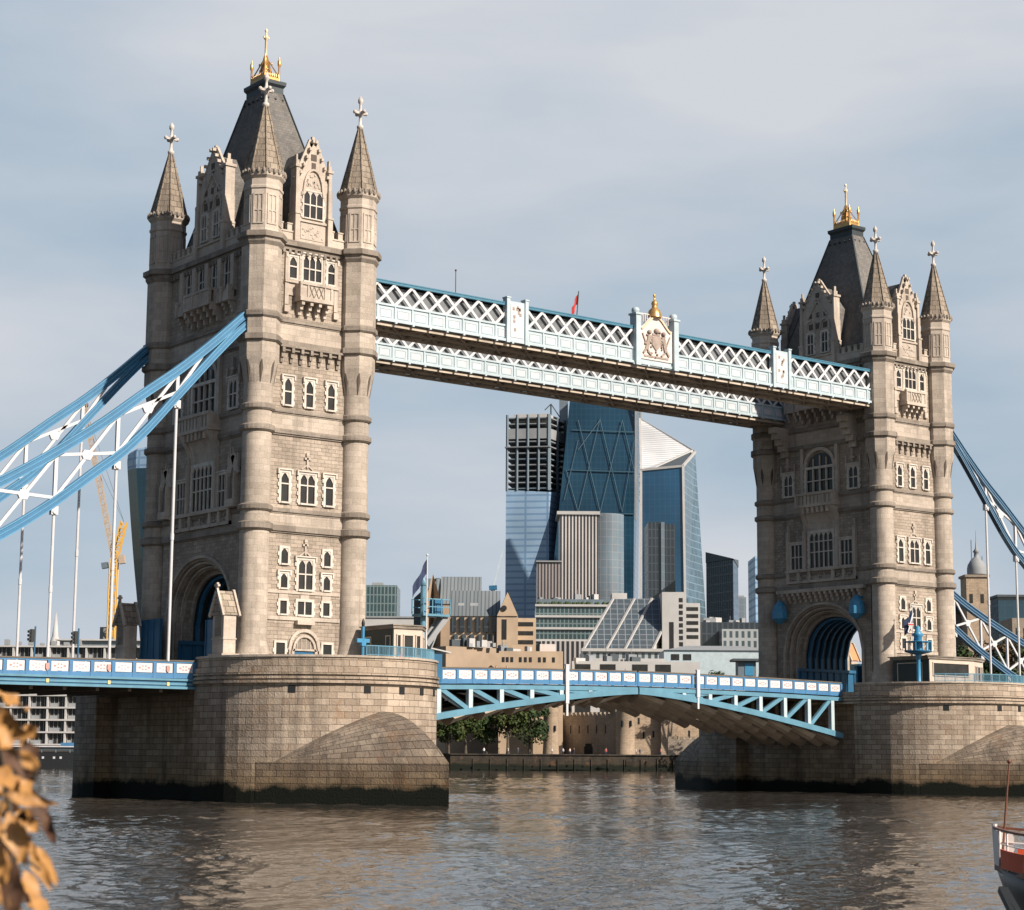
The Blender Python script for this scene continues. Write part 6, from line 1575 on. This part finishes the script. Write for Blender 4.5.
b = MB(); b.beam((0.1,-0.5,2.8),(2.3,-0.5,5.4),0.2,0.5); b.beam((0.1,0.5,2.8),(2.3,0.5,5.4),0.2,0.5); b.beam((0.6,0,2.4),(1.9,0,5.3),1.0,0.12); b.build('bracket', M['midgrey'], T)
b = MB(); b.lathe([(0.3,8.2),(0.4,8.5),(0.1,9.0),(0.05,9.6)],8); b.build('cap', M['blue'], T)
T = thing('flagpole', 'tall white flagpole with a dark drooping flag beside the nearer cabin', 'flagpole', (10.3,-13.6,11.0))
b = MB(); b.tube((0,0,0),(0,0,10.8),0.09,8,0.05); b.ball((0,0,10.85),0.12,6); b.build('pole', M['white'], T)
b = MB(); n = 8
for i in range(n):
    a0, a1 = i/n, (i+1)/n
    f = lambda t, lo: Vector((-1.9*t*0.8, 0.15*math.sin(t*9), 10.5-2.6*t-(1.3*(1-0.2*t) if lo else 0)))
    b.add([f(a0,0),f(a0,1),f(a1,1),f(a1,0),f(a0,0)+Vector((0,.02,0)),f(a0,1)+Vector((0,.02,0)),f(a1,1)+Vector((0,.02,0)),f(a1,0)+Vector((0,.02,0))],[(0,1,2,3),(7,6,5,4),(0,3,7,4),(1,5,6,2)])
M['navyflag'] = plain('navy_flag', (0.03,0.045,0.1), 0.8, 0, 0.3, 2); b.build('flag', M['navyflag'], T)
b = MB(); b.tube((0,0,0),(0,0,6.2),0.07,8); b.ball((0,0,6.25),0.1,6)
tag(b.build('thin_pole', M['white'], loc=(7.6,-14.5,14.5-0.2)), 'short bare white pole standing on the cabin roof', 'pole') if False else None
# road canopy shelter right of nearer cabin
T = thing('shelter', 'low blue shelter with a curved pale roof where the nearer pier meets the road', 'shelter', (11.5,-8.5,10.6))
b = MB(); b.box(-2,3.4,-1.2,1.2,0,2.6); b.build('wall', M['deepblue'], T)
b = MB(); n = 8
for k in range(n): t0 = k/n; t1 = (k+1)/n; b.beam((-2.4+6.6*t0,0,2.75+0.5*math.sin(math.pi*(0.35+0.65*t0))),(-2.4+6.6*t1,0,2.75+0.5*math.sin(math.pi*(0.35+0.65*t1))),3.0,0.12)
b.build('roof', M['palest'], T)
b = MB(); b.box(0.4,1.6,-1.24,-1.2,0.8,2.3); b.build('window', M['paleblue'], T)
# blue post with cross arm by nearer tower, and the ornate signal column by farther one
T = thing('lamp_post', 'bright blue lamp post with a cross arm between the nearer tower door and cabin', 'lamp post', (2.9,-14.5,11.0))
b = MB(); b.tube((0,0,0),(0,0,4.0),0.14,8); b.box(-0.65,0.65,-0.1,0.1,2.6,2.95); b.box(-0.22,0.22,-0.2,0.2,2.3,2.6); b.build('column', M['cyan'], T)
b = MB(); b.lathe([(0.12,4.0),(0.16,4.3),(0.05,4.7)],8); b.build('cap', M['black'], T)
T = thing('signal_column', 'ornate bright blue signal column with a round platform on the farther pier', 'signal column', (74.2,-16.2,11.0))
b = MB(); b.lathe([(0.45,0),(0.4,0.6),(0.25,0.8),(0.22,3.6),(0.45,4.2),(0.25,4.4)],10); b.build('column', M['cyan'], T)
b = MB(); b.lathe([(0.3,4.0),(1.5,4.3),(1.5,4.45)],12); b.build('platform', M['deepblue'], T)
b = MB()
for k in range(12): a = 2*math.pi*k/12; b.box(1.4*math.cos(a)-0.04,1.4*math.cos(a)+0.04,1.4*math.sin(a)-0.04,1.4*math.sin(a)+0.04,4.45,5.4)
b.lathe([(1.42,5.35),(1.48,5.4),(1.48,5.46),(1.42,5.46)],16); b.build('railing', M['cyan'], T)
b = MB(); b.lathe([(0.45,4.45),(0.45,6.0),(0.7,6.2),(0.3,6.5),(0.3,7.0),(0.05,7.2)],8); b.build('lantern', M['cyan'], T)
T = thing('flag', 'blue, white and red flag hanging in front of the right tower windows', 'flag', (82-4.4,-12.6,11.0))
b = MB(); b.tube((0,0,0),(0,0,9.6),0.06,6); b.ball((0,0,9.65),0.12,6); b.build('pole', M['white'], T)
for nm, c, o0, o1 in (('cloth',M['navyflag'],0.0,1.0),):
    b = MB()
    for i in range(5):
        a0, a1 = i/5, (i+1)/5
        f = lambda t, lo: Vector((-1.2*t, 0.2*math.sin(t*8), 9.3-1.3*t-(1.7 if lo else 0)))
        b.add([f(a0,0),f(a0,1),f(a1,1),f(a1,0),f(a0,0)+Vector((0,.02,0)),f(a0,1)+Vector((0,.02,0)),f(a1,1)+Vector((0,.02,0)),f(a1,0)+Vector((0,.02,0))],[(0,1,2,3),(7,6,5,4),(0,3,7,4),(1,5,6,2)])
    o = b.build(nm, c, T)
    b = MB(); b.beam((-0.1,-0.22,7.6),(-1.1,-0.3,7.6),0.04,0.3); b.beam((-0.1,-0.2,8.9),(-1.1,-0.28,6.7),0.04,0.2); b.build('white_stripe', M['white'], o)
    b = MB(); b.beam((-0.15,-0.27,7.6),(-1.1,-0.34,7.6),0.04,0.14); b.build('red_stripe', _r, o)
# gate lodges
def lodge(x, y, face, label, roofmat='spire'):
    T = thing('gate_lodge', label, 'gate lodge', (x,y,10.4), 0, 'stone gate lodges beside the arches')
    b = MB(); b.box(-0.7,0.7,-1.05,1.05,0,1.8); b.box(-0.6,0.6,-0.95,0.95,1.8,5.4); b.box(-0.85,0.85,-1.2,1.2,1.75,2.0); b.box(-0.8,0.8,-1.15,1.15,0,0.6); b.box(-0.66,0.66,-1.0,1.0,3.2,3.35)
    b.build('body', M['trim'], T)
    b = MB(); b.add([(-0.75,-1.1,5.3),(-0.75,1.1,5.3),(-0.75,0,7.4),(0.75,-1.1,5.3),(0.75,1.1,5.3),(0.75,0,7.4)],[(0,2,1),(3,4,5),(0,3,5,2),(1,2,5,4),(0,1,4,3)]); b.build('roof', M[roofmat], T)
    b = MB()
    for s_ in (-1,1): b.beam((-0.8,s_*1.2,5.2),(-0.8,0,7.5),0.2,0.24); b.beam((0.8,s_*1.2,5.2),(0.8,0,7.5),0.2,0.24)
    b.box(-0.9,-0.7,-0.12,0.12,7.4,8.1); b.box(-0.92,-0.68,-0.3,0.3,7.75,7.95); b.build('gable_trim', M['trim'], T)
    b = MB(); b.box(-0.64,-0.6,-0.5,0.5,3.5,5.2); b.box(-0.74,-0.7,-0.5,0.5,0.7,1.6); b.build('recessed_panel', M['band'], T)
lodge(-8.1,-9.55,-1,'stone gate lodge with a small gabled roof, right of the nearer arch'); lodge(-8.1,8.9,-1,'shaded stone gate lodge left of the nearer arch')
M['tileo'] = plain('orange_tiles', (0.5,0.25,0.12), 0.8); lodge(82+8.1,8.4,1,'orange tiled gate lodge seen through the farther arch','tileo')
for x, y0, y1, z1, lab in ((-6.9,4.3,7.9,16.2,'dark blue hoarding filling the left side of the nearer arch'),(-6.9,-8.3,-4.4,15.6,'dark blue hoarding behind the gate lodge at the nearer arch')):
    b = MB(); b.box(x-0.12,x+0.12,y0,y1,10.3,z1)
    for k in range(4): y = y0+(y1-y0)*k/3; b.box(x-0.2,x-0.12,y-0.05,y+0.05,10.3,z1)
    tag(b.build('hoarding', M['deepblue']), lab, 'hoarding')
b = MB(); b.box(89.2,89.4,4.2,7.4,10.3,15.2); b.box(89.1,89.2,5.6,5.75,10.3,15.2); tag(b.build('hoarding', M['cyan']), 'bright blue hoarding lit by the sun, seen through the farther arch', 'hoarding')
# traffic lights on the left span
def tlight(px, lab, first=[None]):
    p = onZ(px, 660, 11.0); y = -6.5; r = ray(px, 650); t = (y-CAM.y)/r.y; x = (CAM+r*t).x
    T = thing('traffic_light', lab, 'traffic light', (x,y,10.2), 0, 'traffic lights on the left span')
    b = MB(); b.tube((0,0,0),(0,0,4.0),0.07,6); b.build('pole', M['deepblue'], T)
    b = MB(); b.box(-0.42,-0.1,-0.2,0.2,2.7,3.75); bd = b.build('housing', M['black'], T)
    for k in range(3): b = MB(); b.beam((-0.42,0,2.95+k*0.32),(-0.62,0,2.9+k*0.32),0.26,0.2); b.build('visor', M['black'], bd)
tlight(34.5,'left traffic light standing over the blue side span'); tlight(78,'right traffic light standing over the blue side span, beside a hanger')
p = (3.9,-16.9,11.35); skin_person('person', 0.3, (0.55,0.03,0.04), (0.05,0.05,0.06), 'person in a red jacket standing before the nearer cabin', (4.6,-17.6,11.08), 0.5)
skin_person('person', 0.5, (0.6,0.5,0.45), (0.05,0.05,0.08), 'person in a pale top on the roadway left of the farther arch', (68.3,-5.5,10.62), 1.2)

for i,(x,c,lab) in enumerate(((23.6,(0.04,0.04,0.05),'person in black walking on the left leaf, first of two near the tan block'),(24.9,(0.25,0.1,0.08),'person in dark red walking on the left leaf, right of one in black'),(40.2,(0.1,0.12,0.2),'person in navy where the two leaves meet'))):
    skin_person('person', 0.6, c, (0.05,0.05,0.08), lab, (x,-6.6,zr(x)+0.02), 1.5+i, 'people on the roadway')
# ------------------------------------------------------------------ moored boat, bottom right
M['hullw'] = plain('boat_white_paint', (0.72,0.66,0.63), 0.4, 0, 0.15, 2.0); M['hulld'] = plain('boat_dark_hull', (0.03,0.035,0.035), 0.35, 0, 0.3, 2.0); M['ored'] = plain('orange_red_paint', (0.62,0.09,0.03), 0.5, 0, 0.2, 3.0)
M['varnish'] = plain('varnished_rail', (0.16,0.06,0.035), 0.4); M['canvas'] = plain('dark_canvas', (0.02,0.02,0.025), 0.8)
DB = 40.0
org = at(996.5, 858, DB); org.z = 0
fx = (R0*0.62-F0*0.78).normalized(); fy = Vector((-fx.y, fx.x, 0))      # along the boat (aft), and across away from us
if fy.dot(R0) < 0: fy = -fy
T = thing('motor_boat', 'dark hulled boat with open white bow rail and orange red buoy at the bottom right', 'boat', (0,0,0), 0)
def bp_(s_, w, z): q = org+fx*s_+fy*w; return (q.x, q.y, z)
def halfw(s_): return 1.5*(1-math.exp(-s_/1.9)) if s_ > 0 else 0.0
S = [0,0.12,0.3,0.6,1.0,1.5,2.2,3.2,4.5,6,8,10]
def sheer(s_): return 2.0-0.16*(1-math.exp(-s_/1.5))
rings = []
for s_ in S:
    h = halfw(s_)+0.03; zt = sheer(s_); rk = 1.5*math.exp(-s_/2.5)
    rings.append([bp_(s_,-h,zt),bp_(s_+rk*0.12,-h*0.93,zt-0.45),bp_(s_+rk*0.5,-h*0.7,0.7),bp_(s_+rk,-h*0.35,-0.3),bp_(s_+rk,h*0.35,-0.3),bp_(s_+rk*0.5,h*0.7,0.7),bp_(s_+rk*0.12,h*0.93,zt-0.45),bp_(s_,h,zt)])
b = MB(); b.loft(rings, True, True, True); b.build('hull', M['hulld'], T)
def side(sg, z0, z1, s0, s1, mat, name, th=0.03):
    n = 8
    for_ = [s0+(s1-s0)*k/n for k in range(n+1)]; b = MB(); P = []
    for q_ in for_:
        for off in (0.05, 0.05-th):
            h = halfw(q_)+off
            for z in (z0, z1): P.append(bp_(q_-0.02, sg*h, sheer(q_)+z))
    fs = []
    for k in range(n):
        a = 4*k; c_ = 4*k+4; fs += [(a,c_,c_+1,a+1),(a+2,a+3,c_+3,c_+2),(a+1,c_+1,c_+3,a+3),(a,a+2,c_+2,c_)]
    b.add(P, fs); return b.build(name, mat, T)
for sg in (-1, 1):
    side(sg, -0.07, 0.05, 0, 10, M['varnish'], 'rubbing_strake', 0.1)
    side(sg, 0.05, 0.24, 0.0, 10, M['hullw'], 'toe_rail')
    side(sg, 0.03, 0.40, 0.35, 1.3, M['ored'], 'stripe', 0.045)
    side(sg, 0.05, 0.74, 0.0, 0.28, M['hullw'], 'bulwark')
    b = MB()
    for a0, a1 in zip(S, S[1:]): b.beam(bp_(a0,sg*(halfw(a0)+0.03),sheer(a0)+0.78),bp_(a1,sg*(halfw(a1)+0.03),sheer(a1)+0.78),0.07,0.05)
    b.build('handrail', M['varnish'], T)
    for s_ in (0.05,0.6,1.3,2.2,3.2,4.5): b = MB(); b.tube(bp_(s_,sg*(halfw(s_)+0.02),sheer(s_)),bp_(s_,sg*(halfw(s_)+0.02),sheer(s_)+0.78),0.022,6); b.build('stanchion', M['hullw'], T)
    b = MB()
    for a0, a1 in zip(S, S[1:]): b.tube(bp_(a0,sg*(halfw(a0)+0.02),sheer(a0)+0.5),bp_(a1,sg*(halfw(a1)+0.02),sheer(a1)+0.5),0.014,5)
    b.build('rail_wire', M['hullw'], T)
b = MB(); b.tube(bp_(0.02,0,1.98),bp_(-0.02,0,2.85),0.06,8); b.build('stem_post', M['hullw'], T)
b = MB(); b.tube(bp_(0.12,0,2.0),bp_(0.3,0.12,4.1),0.03,6,0.018); b.ball(bp_(0.3,0.12,4.11),0.045,6); b.build('bow_staff', M['varnish'], T)
b = MB(); b.loft([[bp_(s_,-halfw(s_)*0.97,sheer(s_)-0.1),bp_(s_,halfw(s_)*0.97,sheer(s_)-0.1),bp_(s_,halfw(s_)*0.97,sheer(s_)-0.14),bp_(s_,-halfw(s_)*0.97,sheer(s_)-0.14)] for s_ in S[1:]]); b.build('foredeck', M['hullw'], T)
b = MB(); q = Vector(bp_(2.4,-0.1,0)); b.lathe([(0.28,1.8),(0.36,2.05),(0.33,2.4),(0.2,2.6),(0.05,2.68)],10,q.x,q.y); b.build('winch_cover', M['canvas'], T)
b = MB(); b.ball(bp_(0.95,-0.05,2.13),0.24,10); b.build('buoy', M['ored'], T)
for w in (0.0, 0.25):
    b = MB(); p = at(1001+w*14, 889+w*4, 33.5); q = at(1013+w*20, 914, 33.0); b.beam(p, q, 0.1, 0.12)
    tag(b.build('mooring_timber', M['black']), ('outer dark timber sloping into the water beside the boat','inner dark timber sloping into the water beside the boat')[1 if w else 0], 'timber', 'dark timbers beside the boat')

# ------------------------------------------------------------------ autumn branch, bottom left
M['aleaf'] = None
m, nt, bs = new_mat('autumn_leaf'); g = N(nt,'ShaderNodeNewGeometry'); tc_ = N(nt,'ShaderNodeTexCoord'); n1 = N(nt,'ShaderNodeTexNoise',Scale=26.0,Detail=5.0); nt.links.new(tc_.outputs['Object'], n1.inputs['Vector'])
c = mixc(nt, g.outputs['Random Per Island'], (0.60,0.33,0.09), (0.22,0.09,0.03)); c = mixc(nt, ramp(nt, n1.outputs['Fac'], 0.45, 0.75, (0,)*3, (0.55,)*3), c, (0.12,0.05,0.02)); nt.links.new(c, bs.inputs['Base Color']); bs.inputs['Roughness'].default_value = 0.55
M['aleaf'] = m
M['dleaf'] = plain('dark_brown_leaf', (0.075,0.035,0.018), 0.7, 0, 0.5, 18)  # darker brown for most back leaves and some front ones
def leaf_mesh(b, base, dirv, up, L_, W, curl, fold=0.25):
    dirv = dirv.normalized(); sd_ = dirv.cross(up).normalized(); u = sd_.cross(dirv).normalized(); n = 7; P = []
    for i in range(n+1):
        t = i/n; w = W*math.sin(math.pi*min(t**0.8,1))*(0.5+0.09*math.sin(i*2.3+L_*90))+0.001; c_ = base+dirv*L_*t*math.cos(curl*t*0.6)-u*L_*math.sin(curl*t)*t*0.6
        wob = 0.22*W*math.sin(i*1.7+W*400); P += [c_-sd_*w+u*(w*fold*2+wob), c_, c_+sd_*w+u*(w*fold*2-wob)]
    b.add(P, [f for i in range(n) for f in ((3*i,3*i+3,3*i+4,3*i+1),(3*i+1,3*i+4,3*i+5,3*i+2))], None, True)
T = thing('autumn_branch', 'out of focus branch with golden brown autumn leaves at the bottom left corner', 'branch', (0,0,0))
D = 5.2; rnd = random.Random(5)
b = MB(); tw = [(-60,640),(-30,690),(-5,735),(8,790),(14,850),(18,930)]
for (x0,y0),(x1,y1) in zip(tw, tw[1:]): b.tube(at(x0,y0,D),at(x1,y1,D),0.007,6)
for (x0,y0),(x1,y1) in (((-5,735),(20,760)),((8,790),(38,800)),((8,790),(-10,830)),((14,850),(40,870)),((-30,690),(0,712))): b.tube(at(x0,y0,D),at(x1,y1,D-0.05),0.004,5)
b.tube(at(-60,640,D),at(-260,520,D),0.012,6)
b.build('twig', M['bark'], T)
specs = [(-14,690,16,716,20,0),(-14,706,18,738,26,0),(-8,745,38,764,18,1),(-10,748,24,770,20,1),(-12,770,20,800,24,1),(-6,790,52,803,17,1),(2,795,40,806,14,0),(38,808,58,847,14,1),(4,812,22,862,22,1),(26,842,45,884,17,1),(30,846,56,884,11,0),(10,862,16,912,16,0),(-10,800,6,850,20,1),(0,850,2,905,16,0),(20,870,38,930,18,1),(6,880,-6,930,18,0),(-20,765,10,788,22,0),(12,808,34,832,20,0),(-16,830,-2,890,20,0),(28,800,44,826,16,0),(-14,725,8,752,18,0),(14,780,30,800,16,1),(2,900,30,950,18,1)]
for i,(x0,y0,x1,y1,w,f_) in enumerate(specs):
    dd = D+rnd.uniform(-0.35,0.35); p, q = at(x0+4,y0,dd), at(x1+4,y1,dd+rnd.uniform(-0.06,0.06)); b = MB()
    up = (-F0*rnd.uniform(0.5,1.2)+Vector((rnd.uniform(-.7,.7),rnd.uniform(-.7,.7),rnd.uniform(-.2,1.0))))
    leaf_mesh(b, p, q-p, up, (q-p).length*1.08, w/1927*D*0.95, rnd.uniform(-0.5,0.7), rnd.uniform(0.1,0.4)); b.build('leaf', M['dleaf'] if i % 4 == 3 else M['aleaf'], T, recalc=False)
for i in range(44):
    x0, y0 = rnd.uniform(-40,30), rnd.uniform(715,900); a = rnd.uniform(0.2,2.2); l = rnd.uniform(20,38)
    if x0+l*math.cos(a) > 50: continue
    dd = D+rnd.uniform(0.05,0.6); p, q = at(x0,y0,dd), at(x0+l*math.cos(a),y0+l*math.sin(a),dd); b = MB()
    leaf_mesh(b, p, q-p, Vector((rnd.uniform(-1,1),rnd.uniform(-1,1),rnd.uniform(-.5,1))), (q-p).length, rnd.uniform(12,18)/1927*D*1.1, rnd.uniform(-.6,.8)); b.build('leaf', M['dleaf'] if i % 5 < 3 else M['aleaf'], T, recalc=False)
